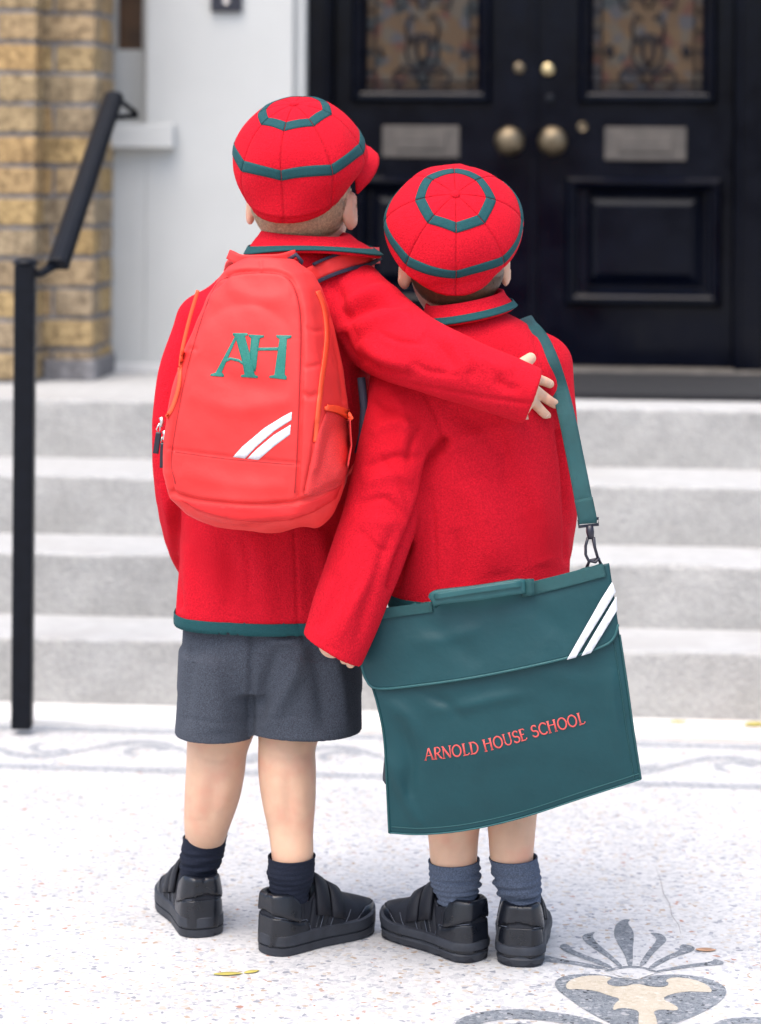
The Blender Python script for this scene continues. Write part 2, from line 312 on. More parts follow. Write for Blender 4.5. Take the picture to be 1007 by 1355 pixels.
def wob(p, freq, seed, n=6):               # smooth random field, about -1..1
    r_ = np.random.default_rng(seed); out = np.zeros(p.shape[:-1])
    for _ in range(n):
        k = r_.normal(size=3) * freq; out += np.sin(p @ k + r_.uniform(0, 6.28))
    return out / math.sqrt(n / 2) * 0.6
# ================================================================== THE SETTING
g = MBld()
gv = [(-40, -20), (40, -20), (40, 60), (-40, 60)]
gr = mesh_obj('ground', [(x, y, 0) for x, y in gv], [(0, 1, 2, 3)], 'ground', smooth=False); tag(gr, kind='structure')

# --- inlaid border in front of the steps (house axes), as thin sheets let into the terrazzo
def sheet(name, polys, material, z, mw=None):
    v = []; f = []
    for poly in polys:
        tri = geometry.tessellate_polygon([[Vector((a, b_, 0)) for a, b_ in poly]])
        n = len(v); v += [(a, b_, z) for a, b_ in poly]; f += [tuple(i + n for i in t) for t in tri]
    o = mesh_obj(name, v, f, material, None, False, mw=mw)
    bm = bmesh.new(); bm.from_mesh(o.data)
    for q in bm.faces:
        if q.normal.z < 0: q.normal_flip()
    bm.to_mesh(o.data); bm.free()
    tag(o, kind='structure'); return o
def strip2(pts, wd):                       # a ribbon polygon along a path, wd = half width(s)
    pts = np.array(pts, float); n = len(pts); wd = wd if hasattr(wd, '__len__') else [wd] * n
    t = np.gradient(pts, axis=0); t /= np.linalg.norm(t, axis=1)[:, None] + 1e-9; nn = np.stack([-t[:, 1], t[:, 0]], 1)
    l = pts + nn * np.array(wd)[:, None]; r_ = pts - nn * np.array(wd)[:, None]
    return [tuple(p) for p in l] + [tuple(p) for p in r_[::-1]]
def gv_at(py): return at_ground_v(py)
def at_ground_v(py):
    q = on_z(CX, py, 0.0) - O0; return float(q @ V)
UL, UR = -3.0, 3.2
v_a, v_b = at_ground_v(972), at_ground_v(979)
sheet('border_line', [[(UL, v_b), (UR, v_b), (UR, v_a), (UL, v_a)]], 'inlay_pale', 0.0006, MB)
v_a, v_b = at_ground_v(1024), at_ground_v(1031)
sheet('border_line', [[(UL, v_b), (UR, v_b), (UR, v_a), (UL, v_a)]], 'inlay_pale', 0.0006, MB)
v0, v1 = at_ground_v(1018), at_ground_v(986); vm = (v0 + v1) / 2; hh = (v1 - v0) / 2
polys = []
k = 0; uu = UL
while uu < UR:                              # running scroll: an S stem with a curled leaf
    s_ = 1 if k % 2 else -1
    a = [(uu + 0.19 * t, vm + s_ * hh * 0.72 * math.sin(math.pi * t)) for t in np.linspace(0, 1, 14)]
    polys.append(strip2(a, [0.007 + 0.012 * math.sin(math.pi * t) for t in np.linspace(0, 1, 14)]))
    b_ = [(uu + 0.10 + 0.05 * (1 - t) * math.cos(4.6 * t + 0.4), vm - s_ * hh * 0.25 + s_ * 0.75 * hh * (1 - t) * math.sin(4.6 * t + 0.4)) for t in np.linspace(0, 0.85, 16)]
    polys.append(strip2(b_, [0.013 * (1 - 0.5 * t) for t in np.linspace(0, 1, 16)]))
    uu += 0.19; k += 1
sheet('border_scroll', polys, 'inlay_pale', 0.0006, MB)
v_a, v_b = at_ground_v(949), at_ground_v(971)
o = MBld().box(UL, UR, v_b, v_a + 0.02, -0.05, 0.012).build('kerb_strip', 'palestone', None, mw=MB, bevel=0.004); tag(o, kind='structure')

# --- palmette let into the floor, traced from the photograph onto the ground plane
def zt(pts, sx=0.285, ox=720.0, oy=1200.0):  # coordinates read in an enlargement of the photo -> ground
    return [tuple(on_z(ox + a * sx, oy + b_ * sx, 0.0)[:2]) for a, b_ in pts]
def smooth_poly(pts, it=2):
    for _ in range(it):
        q = []
        for i in range(len(pts)):
            a, b_ = pts[i], pts[(i + 1) % len(pts)]
            q += [(0.75 * a[0] + 0.25 * b_[0], 0.75 * a[1] + 0.25 * b_[1]), (0.25 * a[0] + 0.75 * b_[0], 0.25 * a[1] + 0.75 * b_[1])]
        pts = q
    return pts
pet = [
 [(365, 58), (405, 60), (385, 76), (412, 105), (418, 140), (412, 190), (412, 280), (388, 280), (378, 230), (340, 170), (322, 130), (330, 85), (345, 75)],
 [(172, 132), (245, 114), (220, 135), (250, 175), (300, 215), (345, 255), (368, 282), (345, 280), (300, 240), (230, 195), (185, 160)],
 [(70, 182), (90, 172), (118, 178), (125, 198), (200, 228), (280, 258), (325, 285), (290, 284), (200, 250), (110, 215), (85, 200)],
 [(-40, 232), (10, 226), (60, 240), (150, 255), (260, 275), (310, 293), (250, 290), (130, 268), (20, 258), (-30, 250)],
 [(485, 120), (545, 124), (575, 155), (540, 185), (500, 225), (465, 275), (438, 277), (460, 235), (500, 185), (525, 155), (510, 135)],
 [(625, 185), (650, 172), (705, 188), (690, 210), (620, 228), (560, 255), (500, 290), (478, 288), (520, 252), (590, 220), (635, 200)],
 [(790, 240), (840, 258), (825, 272), (740, 275), (640, 288), (560, 300), (505, 302), (560, 288), (680, 266), (780, 256)]]
sheet('inlay_petal', [zt(smooth_poly(p)) for p in pet], 'inlay', 0.0006)
arc = [(270, 302), (300, 290), (350, 278), (420, 274), (480, 284), (530, 302), (560, 312), (520, 305), (470, 293), (420, 284), (360, 287), (310, 300)]
heart = [(45, 362), (60, 335), (110, 318), (200, 310), (290, 318), (360, 335), (430, 345), (500, 322), (600, 313), (700, 322), (790, 342), (845, 375), (848, 410), (810, 450), (740, 490), (660, 525), (560, 560), (470, 620), (400, 600), (330, 555), (220, 500), (130, 440), (70, 395)]
sheet('inlay_heart', [zt(smooth_poly(arc)), zt(smooth_poly(heart))], 'inlay', 0.00064)
creamp = [(98, 366), (125, 340), (190, 322), (270, 322), (320, 332), (290, 350), (300, 368), (370, 374), (430, 358), (480, 372), (550, 378), (582, 365), (560, 345), (600, 328), (690, 338), (760, 365), (785, 400), (740, 398), (660, 395), (580, 410), (548, 430), (590, 450), (625, 472), (615, 486), (540, 478), (505, 490), (520, 515), (528, 560), (480, 600), (440, 560), (438, 520), (442, 488), (400, 475), (350, 472), (318, 486), (325, 455), (358, 430), (300, 415), (240, 392), (150, 384), (110, 388)]
sheet('inlay_cream', [zt(smooth_poly(creamp, 1))], 'cream', 0.0011)
curl = [[(285, 355), (310, 340), (360, 332), (410, 345), (415, 358), (370, 372), (320, 374)], [(440, 345), (480, 325), (560, 320), (520, 335), (520, 348), (570, 350), (582, 362), (550, 377), (480, 372)]]
sheet('inlay_curl', [zt(smooth_poly(c)) for c in curl], 'inlay', 0.0015)
wh = [[(318, 305), (360, 290), (420, 286), (470, 294), (520, 312), (480, 322), (430, 342), (380, 332), (330, 320)]]
sheet('inlay_bud', [zt(smooth_poly(c)) for c in wh], 'ground', 0.0011)
vol = [[(-420, 560), (-400, 520), (-300, 488), (-150, 474), (0, 484), (130, 502), (280, 540), (330, 580), (250, 572), (130, 548), (0, 530), (-120, 520), (-250, 530), (-330, 556), (-360, 590)],
       [(760, 560), (820, 525), (900, 515), (1010, 512), (1150, 530), (1250, 560), (1180, 572), (1050, 548), (930, 540), (850, 556), (790, 580)],
       [(-240, 580), (-200, 550), (-110, 540), (-20, 550), (30, 580), (-60, 600), (-160, 604)]]
sheet('inlay_volute', [zt(smooth_poly(p)) for p in vol], 'inlay', 0.0006)
# a hairline crack in the floor
ck = np.array([(868, 1148), (874, 1165), (878, 1183), (886, 1196), (889, 1212), (898, 1224), (901, 1236)], float)
ckp = on_z(ck[:, 0], ck[:, 1], 0.0)[:, :2]
sheet('floor_crack', [strip2(ckp, [0.0003, 0.0007, 0.0010, 0.0007, 0.0009, 0.0006, 0.0003])], 'seam', 0.0005)
M['crack'] = mat('crack_dirt', (0.27, 0.265, 0.26), 0.95)
bpy.data.objects['floor_crack'].data.materials[0] = M['crack']

# --- steps
stp = empty('entrance_steps', tuple(O0)); tag(stp, 'pale worn stone steps climbing to the black double door', 'steps')
zs = [0.151, 0.290, 0.4265, 0.570]; vsr = [0.0, 0.248, 0.505, 0.822]
SL, SR_ = -1.62, 1.72
def step_block(name, u0, u1, v0, v1, z0, z1, seed):
    nu, nv = 140, 3
    prof = [(0, 0.0), (0.0, (z1 - z0) * 0.35), (0.0, (z1 - z0) * 0.7), (0.0, z1 - z0 - 0.008), (0.002, z1 - z0 - 0.0025), (0.007, z1 - z0), (0.08, z1 - z0), (0.2, z1 - z0 + 0.001), (v1 - v0, z1 - z0 + 0.001)]
    us = np.linspace(u0, u1, nu); vtx = []; fc = []
    for i, u_ in enumerate(us):
        for dv, dz in prof: vtx.append((u_, v0 + dv, z0 + dz))
    vtx = np.array(vtx); n_ = len(prof)
    wv = wob(vtx * np.array([1, 1, 1]), 9, seed) * 0.003 + wob(vtx, 45, seed + 1) * 0.0012
    edge = np.tile(np.array([0, .4, .8, 1.6, 1.8, 1.0, .5, .2, 0]), nu)
    vtx[:, 1] += wv * edge; vtx[:, 2] += -np.abs(wob(vtx, 30, seed + 3)) * 0.0022 * edge
    for i in range(nu - 1):
        for k in range(n_ - 1): fc.append((i * n_ + k, (i + 1) * n_ + k, (i + 1) * n_ + k + 1, i * n_ + k + 1))
    e0 = [len(vtx) + q for q in range(2)]; vtx = np.vstack([vtx, [(u0, v1, z0), (u1, v1, z0)]])
    fc.append([*range(n_)][::-1] + [e0[0]]); fc.append([(nu - 1) * n_ + k for k in range(n_)] + [e0[1]])
    fc.append((e0[0], e0[1], (nu - 1) * n_, 0)); fc.append((n_ - 1, nu * n_ - 1, e0[1], e0[0]))
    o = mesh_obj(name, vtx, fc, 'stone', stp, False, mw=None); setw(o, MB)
    o.data.materials.append(M['stone_skylit'])
    for q in o.data.polygons: q.material_index = 1 if q.normal.z > 0.6 else 0  # upward faces get the paler stone, painting in skylight on the treads
    return o
zb = [0.0] + zs[:3]
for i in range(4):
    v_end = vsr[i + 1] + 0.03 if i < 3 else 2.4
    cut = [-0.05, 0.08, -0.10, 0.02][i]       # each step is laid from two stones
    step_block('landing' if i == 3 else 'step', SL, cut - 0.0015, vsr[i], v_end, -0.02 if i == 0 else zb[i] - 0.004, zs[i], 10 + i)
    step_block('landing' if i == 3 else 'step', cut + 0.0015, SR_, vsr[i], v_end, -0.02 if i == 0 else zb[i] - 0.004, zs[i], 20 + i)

# --- the house front
ZL = zs[3]
house = empty('house_front', tuple(O0 + V * 1.5)); tag(house, 'pale rendered house entrance with black double door and yellow brick pier', 'house')
def hb(name, boxes, material, parent, bevel=0.0, smooth=False):
    b_ = MBld()
    for q in boxes: b_.box(*q)
    o = b_.build(name, material, parent, smooth, bevel=bevel); setw(o, MB); return o
VD = 1.72                                      # face of the doors
VW = 1.58                                      # face of the pale wall
uj = at_v(386, 300, VW)[0]; ub = at_v(148, 300, VW)[0]; ur_ = at_v(1016, 300, VW)[0]
ZT = 3.3
us0, zs1 = at_v(193, 165, VW)                   # recess of the side window
sill_z0 = at_v(190, 196, VW)[1]; sill_z1 = at_v(190, 164, VW)[1]
hb('wall', [(us0, uj, VW, 2.3, ZL, ZT)], 'pale', house, 0.003)
hb('wall', [(-2.4, us0, VW, 2.3, ZL, sill_z1 - 0.02)], 'pale', house)
hb('wall', [(-2.4, us0, VW + 0.002, 2.3, 2.2, ZT)], 'pale', house)
hb('wall', [(ur_, ur_ + 1.2, VW, 2.3, ZL, ZT)], 'pale', house, 0.003)
hb('lintel', [(uj, ur_, VW + 0.004, 2.3, 2.62, ZT)], 'pale', house)
hb('skirting', [(ub - 0.6, uj + 0.001, VW - 0.012, VW - 0.001, ZL, ZL + 0.025)], 'palestone', house, 0.003)
# side window
wu0 = at_v(156, 30, VW + 0.10)[0]; wu1 = at_v(190, 30, VW + 0.10)[0]; wz = at_v(170, 66, VW + 0.10)[1]
win = hb('window', [(-2.4, us0, VW + 0.12, VW + 0.16, sill_z1 - 0.02, 2.2)], 'wood', house)
fr = hb('window_frame', [(-2.4, us0 - 0.0005, VW + 0.085, VW + 0.119, sill_z1 - 0.02, wz), (wu1, us0 - 0.0005, VW + 0.08, VW + 0.119, wz, 2.2), (wu0 - 0.05, wu0, VW + 0.08, VW + 0.119, wz, 2.2)], 'pale', win, 0.003)
us_r = at_v(229, 180, VW - 0.05)[0]
hb('window_sill', [(ub - 0.4, us_r, VW - 0.05, VW + 0.085, sill_z0, sill_z1)], 'pale', house, 0.004)
# door frame (black), jamb strip, threshold
uf0 = at_v(405, 300, VD - 0.06)[0]; ul0 = at_v(442, 300, VD)[0]; uc = at_v(706, 300, VD)[0]; ul1 = at_v(969, 300, VD)[0]; uf1 = ur_ + 0.0
ZD = 2.55
hb('door_jamb', [(uj, uf0, VW + 0.03, 2.2, ZL, 2.62)], 'pale', house, 0.004)
dfr = hb('door_frame', [(uf0 + 0.001, ul0 - 0.003, VD - 0.06, VD + 0.06, ZL, 2.62), (ul1 + 0.003, uf1 - 0.001, VD - 0.06, VD + 0.06, ZL, 2.62), (ul0 - 0.003, ul1 + 0.003, VD - 0.055, VD + 0.06, ZD + 0.004, 2.62)], 'door', house, 0.004)
hb('frame_bead', [(ul0 - 0.022, ul0 - 0.010, VD - 0.072, VD - 0.0605, ZL + 0.02, ZD)], 'door', dfr, 0.004)
hb('frame_bead', [(ul1 + 0.010, ul1 + 0.022, VD - 0.072, VD - 0.0605, ZL + 0.02, ZD)], 'door', dfr, 0.004)
zth = at_v(850, 487, VD - 0.05)[1]
hb('threshold', [(uf0 + 0.002, uf1 - 0.002, VD - 0.10, VD + 0.06, ZL, ZL + 0.022)], 'sill', house, 0.004)
hb('hall', [(uj, ur_, 2.25, 2.29, ZL, 2.62)], 'door', house)

def door_leaf(px0, side):
    """one leaf of the double door, features measured on the photograph; px offset for the mirror leaf"""
    a0, a1 = (ul0, uc - 0.002) if side < 0 else (uc + 0.002, ul1)
    bx = MBld()
    z0 = ZL + 0.026
    def uz(px, py): return at_v(px, py, VD)
    gl = (480, 637, 122) if side < 0 else (780, 935, 123)
    gu0 = uz(gl[0], 60)[0]; gu1 = uz(gl[1], 60)[0]; gz0 = uz(gl[0], gl[2])[1]; gz1 = 2.30
    pl = (470, 655, 232, 398) if side < 0 else (752, 951, 234, 398)
    pu0 = uz(pl[0] + 10, 300)[0]; pu1 = uz(pl[1] - 10, 300)[0]; pz1 = uz(pl[0], pl[2] + 14)[1]; pz0 = uz(pl[0], pl[3] - 8)[1]
    VB = VD + 0.045
    # stiles and rails
    bx.box(a0, gu0, VD, VB, z0, ZD); bx.box(gu1, a1, VD, VB, z0, ZD)
    bx.box(gu0, gu1, VD, VB, gz1, ZD); bx.box(gu0, gu1, VD, VB, pz1, gz0)
    bx.box(gu0, gu1, VD, VB, z0, pz0)
    # fill stile differences beside the lower panel
    if pu0 > gu0: bx.box(gu0, pu0, VD, VB, pz0, pz1)
    if pu1 < gu1: bx.box(pu1, gu1, VD, VB, pz0, pz1)
    leaf = bx.build('door', 'door', house); setw(leaf, MB)
    def ring(name, u0, u1, z0_, z1_, wid, d, inn=0.0):
        """bolection moulding: a mitred frame with a rounded profile, proud of the face"""
        prof = [(-wid, 0.0), (-wid * 0.9, -d * 0.55), (-wid * 0.6, -d), (-wid * 0.35, -d * 0.98), (-wid * 0.2, -d * 0.6), (0.0, -d * 0.45), (wid * 0.35, d * 0.2), (wid * 0.5, 0.03)]
        vs_ = []; fs = []
        for o_, dv in prof:
            vs_ += [(u0 + o_, VD + dv, z0_ + o_), (u1 - o_, VD + dv, z0_ + o_), (u1 - o_, VD + dv, z1_ - o_), (u0 + o_, VD + dv, z1_ - o_)]
        for i in range(len(prof) - 1):
            for k_ in range(4): fs.append((i * 4 + k_, i * 4 + (k_ + 1) % 4, (i + 1) * 4 + (k_ + 1) % 4, (i + 1) * 4 + k_))
        b_ = MBld().add(vs_, fs); o = b_.build(name, 'door', leaf); setw(o, MB); return o
    ring('glazing_moulding', gu0, gu1, gz0, gz1, 0.030, 0.026)
    ring('panel_moulding', pu0, pu1, pz0, pz1, 0.030, 0.026)
    # raised and fielded lower panel
    fu0, fu1 = pu0 + 0.055, pu1 - 0.055; fz0, fz1 = pz0 + 0.055, pz1 - 0.045
    vs_ = []
    for (b0, b1, c0, c1, vv) in ((pu0 + 0.004, pu1 - 0.004, pz0 + 0.004, pz1 - 0.004, VD + 0.022), (fu0 - 0.03, fu1 + 0.03, fz0 - 0.03, fz1 + 0.03, VD + 0.020), (fu0, fu1, fz0, fz1, VD + 0.006), (fu0 + .004, fu1 - .004, fz0 + .004, fz1 - .004, VD + 0.005)):
        vs_ += [(b0, vv, c0), (b1, vv, c0), (b1, vv, c1), (b0, vv, c1)]
    fs = [(12, 13, 14, 15)]
    for i in range(3):
        for k_ in range(4): fs.append((i * 4 + k_, i * 4 + (k_ + 1) % 4, (i + 1) * 4 + (k_ + 1) % 4, (i + 1) * 4 + k_))
    o = MBld().add(vs_, fs).build('raised_panel', 'door', leaf); setw(o, MB)
    # leaded glass with scrolling cames
    gp = hb('glass_pane', [(gu0, gu1, VD + 0.020, VD + 0.026, gz0, gz1)], 'glass', leaf)
    b_ = MBld(); gm = (gu0 + gu1) / 2; gw = gu1 - gu0; vc = VD + 0.016
    def cm(pts, r_=0.0032):
        for s_ in (-1, 1): b_.tube([(gm + s_ * x * gw, vc, gz0 + z) for x, z in pts], r_, 5)
    cm([(0.40, 0.0), (0.40, gz1 - gz0)], 0.003); cm([(0.0, 0.03), (0.5, 0.03)], 0.003)
    for z_ in np.arange(0.06, gz1 - gz0, 0.055): cm([(0.40, z_), (0.5, z_)], 0.0025)
    for z_ in np.arange(0.0, gz1 - gz0 - 0.15, 0.21):
        cm([(0.05 + 0.30 * t * math.cos(5.2 * t), z_ + 0.13 + 0.085 * t * math.sin(5.2 * t)) for t in np.linspace(0.1, 1, 14)], 0.004)
        cm([(0.02, z_ + 0.02), (0.06, z_ + 0.06), (0.16, z_ + 0.075), (0.24, z_ + 0.05), (0.22, z_ + 0.02), (0.15, z_ + 0.03)], 0.0042)
        cm([(0.0, z_ + 0.07), (0.045, z_ + 0.10), (0.05, z_ + 0.13), (0.0, z_ + 0.16)], 0.0055)
        cm([(0.33, z_ + 0.10), (0.36, z_ + 0.115), (0.33, z_ + 0.13), (0.30, z_ + 0.115), (0.33, z_ + 0.10)], 0.006)
        cm([(0.12, z_ + 0.14), (0.14, z_ + 0.18), (0.10, z_ + 0.215), (0.05, z_ + 0.20)], 0.0042)
    o = b_.build('lead_scrollwork', 'lead', gp, True); setw(o, MB)
    # letter plate
    lp = (506, 608, 166, 209) if side < 0 else (800, 908, 168, 213)
    lu0, lz1 = uz(lp[0], lp[2]); lu1, lz0 = uz(lp[1], lp[3])
    b_ = MBld(); b_.box(lu0, lu1, VD - 0.006, VD - 0.0002, lz0, lz1)
    o = b_.build('letter_plate', 'plate', leaf, bevel=0.003); setw(o, MB)
    b_ = MBld(); mu, mz = (lu1 - lu0) * 0.17, (lz1 - lz0) * 0.24
    b_.box(lu0 + mu, lu1 - mu, VD - 0.011, VD - 0.0062, lz0 + mz, lz1 - mz)
    o = b_.build('letter_flap', 'plate', leaf, bevel=0.003); setw(o, MB)
    def stud(name, px, py, prof, material):
        cu, cz = uz(px, py); b2 = MBld().lathe([(r_, h) for r_, h in prof], (cu, VD - 0.0003, cz), (0, -1, 0), 24)
        q = b2.build(name, material, leaf, True); setw(q, MB); return q
    kp = [(0.020, 0.0), (0.021, 0.004), (0.013, 0.008), (0.011, 0.022), (0.018, 0.028), (0.033, 0.036), (0.040, 0.050), (0.040, 0.060), (0.034, 0.071), (0.022, 0.079), (0.008, 0.083)]
    if side < 0:
        stud('door_knob', 675, 187, kp, 'brass'); stud('lock_cover', 687, 90, [(0.016, 0), (0.016, 0.004), (0.013, 0.008), (0.004, 0.009)], 'brass')
    else:
        stud('door_knob', 732, 187, kp, 'brass'); stud('lock_cover', 725, 92, [(0.018, 0), (0.018, 0.004), (0.015, 0.009), (0.004, 0.010)], 'brass2')
        stud('keyhole_cover', 728, 131, [(0.014, 0), (0.014, 0.003), (0.010, 0.006), (0.003, 0.0065)], 'iron')
        stud('spy_ring', 771, 168, [(0.013, 0), (0.014, 0.004), (0.009, 0.005), (0.008, 0.002)], 'brass')
        # cover bead over the meeting stiles
        q = hb('meeting_bead', [(uc - 0.010, uc + 0.010, VD - 0.012, VD - 0.001, z0, ZD)], 'door', leaf, 0.005)
    return leaf
door_leaf(0, -1); door_leaf(0, 1)

# entry phone on the pale wall
eu0, ez0 = at_v(280, 16, VW); eu1 = at_v(321, 16, VW)[0]
ep = hb('entry_phone', [(eu0, eu1, VW - 0.018, VW - 0.001, ez0, ez0 + 0.17)], 'plastic', None, 0.004)
tag(ep, 'black entry phone panel on the pale wall beside the door', 'entry phone')
WM['entry_phone'] = MB.copy()
q = MBld().lathe([(0.010, 0), (0.010, 0.002), (0.007, 0.003), (0.007, 0.001)], ((eu0 + eu1) / 2, VW - 0.0182, ez0 + 0.030), (0, -1, 0), 20).build('call_button', 'steel', None, True)
q.parent = ep; q.matrix_parent_inverse = MB.inverted(); setw(q, MB)

# --- brick pier and brick wall beside the entrance
CH = 0.0790; BH = 0.067
bm_cache = {}
def brick_mesh(L, Dp):
    key = (round(L, 3), round(Dp, 3), random.randrange(4))
    if key in bm_cache: return bm_cache[key]
    bm = bmesh.new(); bmesh.ops.create_cube(bm, size=1.0)
    for v_ in bm.verts: v_.co = Vector((v_.co.x * L, v_.co.y * Dp, v_.co.z * BH))
    bmesh.ops.bevel(bm, geom=list(bm.edges), offset=0.0035, segments=1, affect='EDGES')
    for v_ in bm.verts: v_.co += Vector((random.gauss(0, .0011), random.gauss(0, .0011), random.gauss(0, .0011)))
    me = bpy.data.meshes.new('brick'); bm.to_mesh(me); bm.free(); me.materials.append(M['brick'])
    bm_cache[key] = me; return me
def brick(u, v, z, L, Dp, parent):
    o = bpy.data.objects.new('brick', brick_mesh(L, Dp)); col.objects.link(o); o.parent = parent; o.matrix_parent_inverse = parent_world(parent).inverted()
    o.matrix_basis = MB @ Matrix.Translation((u, v, z)) @ Matrix.Rotation(random.gauss(0, 0.006), 4, 'Y') @ Matrix.Rotation(random.gauss(0, 0.008), 4, 'Z')
VP = 1.30; VQ = 1.19
pu1 = at_v(125, 300, VP)[0]; pu0 = at_v(46, 300, VP)[0]; qu1 = at_v(46, 300, VQ)[0]
ztop = 2.45
pier = hb('brick_pier', [(qu1 - 0.05, pu1 - 0.006, VP + 0.006, VW - 0.001, ZL, ztop)], 'mortar', house)
bw = hb('brick_wall', [(-2.1, qu1 - 0.006, VQ + 0.006, VP + 0.3, ZL, ztop)], 'mortar', house)
WM['brick_pier'] = MB.copy(); WM['brick_wall'] = MB.copy()
nrow = int((ztop - ZL) / CH)
for r_ in range(nrow):
    z = ZL + 0.004 + CH * (r_ + 0.5)
    wd = pu1 - pu0
    # pier face
    if r_ % 2:
        brick((pu0 + pu1) / 2, VP + 0.05, z, wd - 0.004, 0.10, pier)
        cells = [(VP + 0.105, VP + 0.20), (VP + 0.21, VP + 0.27)]
    else:
        cut = pu0 + wd * 0.30
        brick((pu0 + cut) / 2, VP + 0.05, z, cut - pu0 - 0.008, 0.10, pier)
        brick((cut + pu1) / 2, VP + 0.05, z, pu1 - cut - 0.008, 0.10, pier)
        cells = [(VP + 0.108, VP + 0.27)]
    for c0, c1 in cells:                        # the return towards the door
        brick(pu1 - 0.052, (c0 + c1) / 2, z, 0.10, c1 - c0 - 0.008, pier)
    # wall face, stretchers and headers in turn
    uu = qu1; k = r_ % 2
    if k: brick(uu - 0.05, VQ + 0.05, z, 0.10, 0.10, bw); uu -= 0.112
    while uu > -1.86:
        L = 0.215; brick(uu - L / 2, VQ + 0.05, z, L, 0.10, bw); uu -= L + 0.010
    
base = hb('pier_base', [(qu1 + 0.001, pu1 + 0.006, VP - 0.006, VW - 0.002, ZL, ZL + 0.055)], M['mortar'], house, 0.006)

# --- doormat
mu0 = at_v(640, 512, 1.2)[0]
md = hb('doormat', [(-0.40, uf1 - 0.01, 0.99, 1.60, ZL + 0.001, ZL + 0.016)], 'mat', None, 0.004)
tag(md, 'black doormat lying on the landing before the double door', 'doormat')

# --- handrail
rail = empty('handrail', tuple(on_z(30, 963, 0.012))); tag(rail, 'black iron handrail with square post at the side of the steps', 'handrail')
D0 = float(on_z(30, 963, 0.012)[1]); pb = P(29.5, 963, D0); hw = 0.0205
ztp = float(P(32, 349, D0)[2])
b_ = MBld().box(pb[0] - hw, pb[0] + hw, D0 - hw, D0 + hw, 0.012, ztp)
b_.build('post', 'iron', rail, bevel=0.004)
MBld().lathe([(0.026, 0), (0.026, 0.004), (0.018, 0.010), (0.006, 0.013)], (pb[0], D0, ztp - 0.001), (0, 0, 1), 20).build('post_cap', 'iron', rail, True)
r0 = P(76, 352, D0 + 0.03); r1 = P(150, 128, 6.02)
d = Vector((r1 - r0).tolist()); L = d.length; q = d.normalized(); sx = Vector((1, 0, 0)); up = q.cross(sx) * -1
b_ = MBld(); vs_ = []
prof = [(-0.022, -0.010), (-0.024, 0.0), (-0.019, 0.011), (-0.008, 0.016), (0.008, 0.016), (0.019, 0.011), (0.024, 0.0), (0.022, -0.010)]
for t in (0.0, L):
    for a, c in prof: vs_.append(Vector(r0.tolist()) + q * t + sx * a + up * c)
n_ = len(prof)
b_.add(vs_, [tuple(range(n_)), tuple(range(2 * n_ - 1, n_ - 1, -1))] + [(i, (i + 1) % n_, (i + 1) % n_ + n_, i + n_) for i in range(n_)])
b_.build('rail', 'iron', rail, bevel=0.003)
MBld().tube([(pb[0], D0, ztp - 0.022), tuple((Vector((pb[0], D0, ztp - 0.022)) + Vector(r0.tolist())) / 2 + Vector((0, 0, -0.006))), tuple(Vector(r0.tolist()) + q * 0.01)], 0.009, 8).build('connector', 'iron', rail, True)
e1 = Vector(r1.tolist()); 
MBld().tube([e1 + Vector((0.0, -0.01, 0.004)), e1 + Vector((0.045, 0.05, -0.035)), e1 + Vector((0.048, 0.06, -0.042)), e1 + Vector((0.0, -0.03, -0.048))], 0.0065, 8).build('bracket', 'iron', rail, True)
MBld().tube([e1 + Vector((0, -0.01, -0.004)), e1 + Vector((-0.03, 0.15, -0.008)), e1 + Vector((-0.06, 0.42, -0.010))], 0.008, 8).build('wall_stay', 'iron', rail, True)

# --- fallen leaves
def leaf(px, py, z, L, wd, ang, material, label, curl=0.2):
    c = on_z(px, py, z); n = 9; vs_ = []; fs = []
    for i in range(n):
        t = i / (n - 1); w_ = wd * math.sin(math.pi * min(1, t * 0.96 + 0.03)) ** 0.8
        for s_ in (-1, 0, 1):
            x = (t - 0.5) * L; y = s_ * w_ / 2; zz = 0.0035 + curl * L * (abs(s_) * 0.12 * w_ / wd + 0.25 * (t - 0.45) ** 2)
            vs_.append((c[0] + x * math.cos(ang) - y * math.sin(ang), c[1] + x * math.sin(ang) + y * math.cos(ang), z + zz - 0.003))
    for i in range(n - 1):
        for k_ in range(2): fs.append((i * 3 + k_, (i + 1) * 3 + k_, (i + 1) * 3 + k_ + 1, i * 3 + k_ + 1))
    o = mesh_obj('fallen_leaf', vs_, fs, material, None, True, solid=0.0006)
    zmin = min(v_[2] for v_ in vs_)
    for v_ in o.data.vertices: v_.co.z -= zmin - z - 0.001
    tag(o, label, 'leaf', 'fallen leaves'); return o
leaf(302, 1290, 0.0, 0.042, 0.013, 0.1, 'leaf_yellow', 'yellow leaf on the terrazzo beside the taller child\'s shoes')
leaf(333, 1287, 0.0, 0.024, 0.011, 0.5, 'leaf_yellow', 'small curled yellow scrap touching the yellow leaf beside the shoes')
leaf(934, 1258, 0.0, 0.030, 0.016, -0.1, 'leaf_brown', 'rust brown leaf beside a petal of the inlaid palmette')
leaf(1000, 960, 0.012, 0.050, 0.034, 0.3, 'leaf_yellow', 'bright yellow leaf lying on the kerb strip below the steps', 0.5)
leaf(897, 956, 0.012, 0.040, 0.018, 0.2, 'leaf_yellow', 'thin faded yellow leaf on the kerb strip near the bottom step')
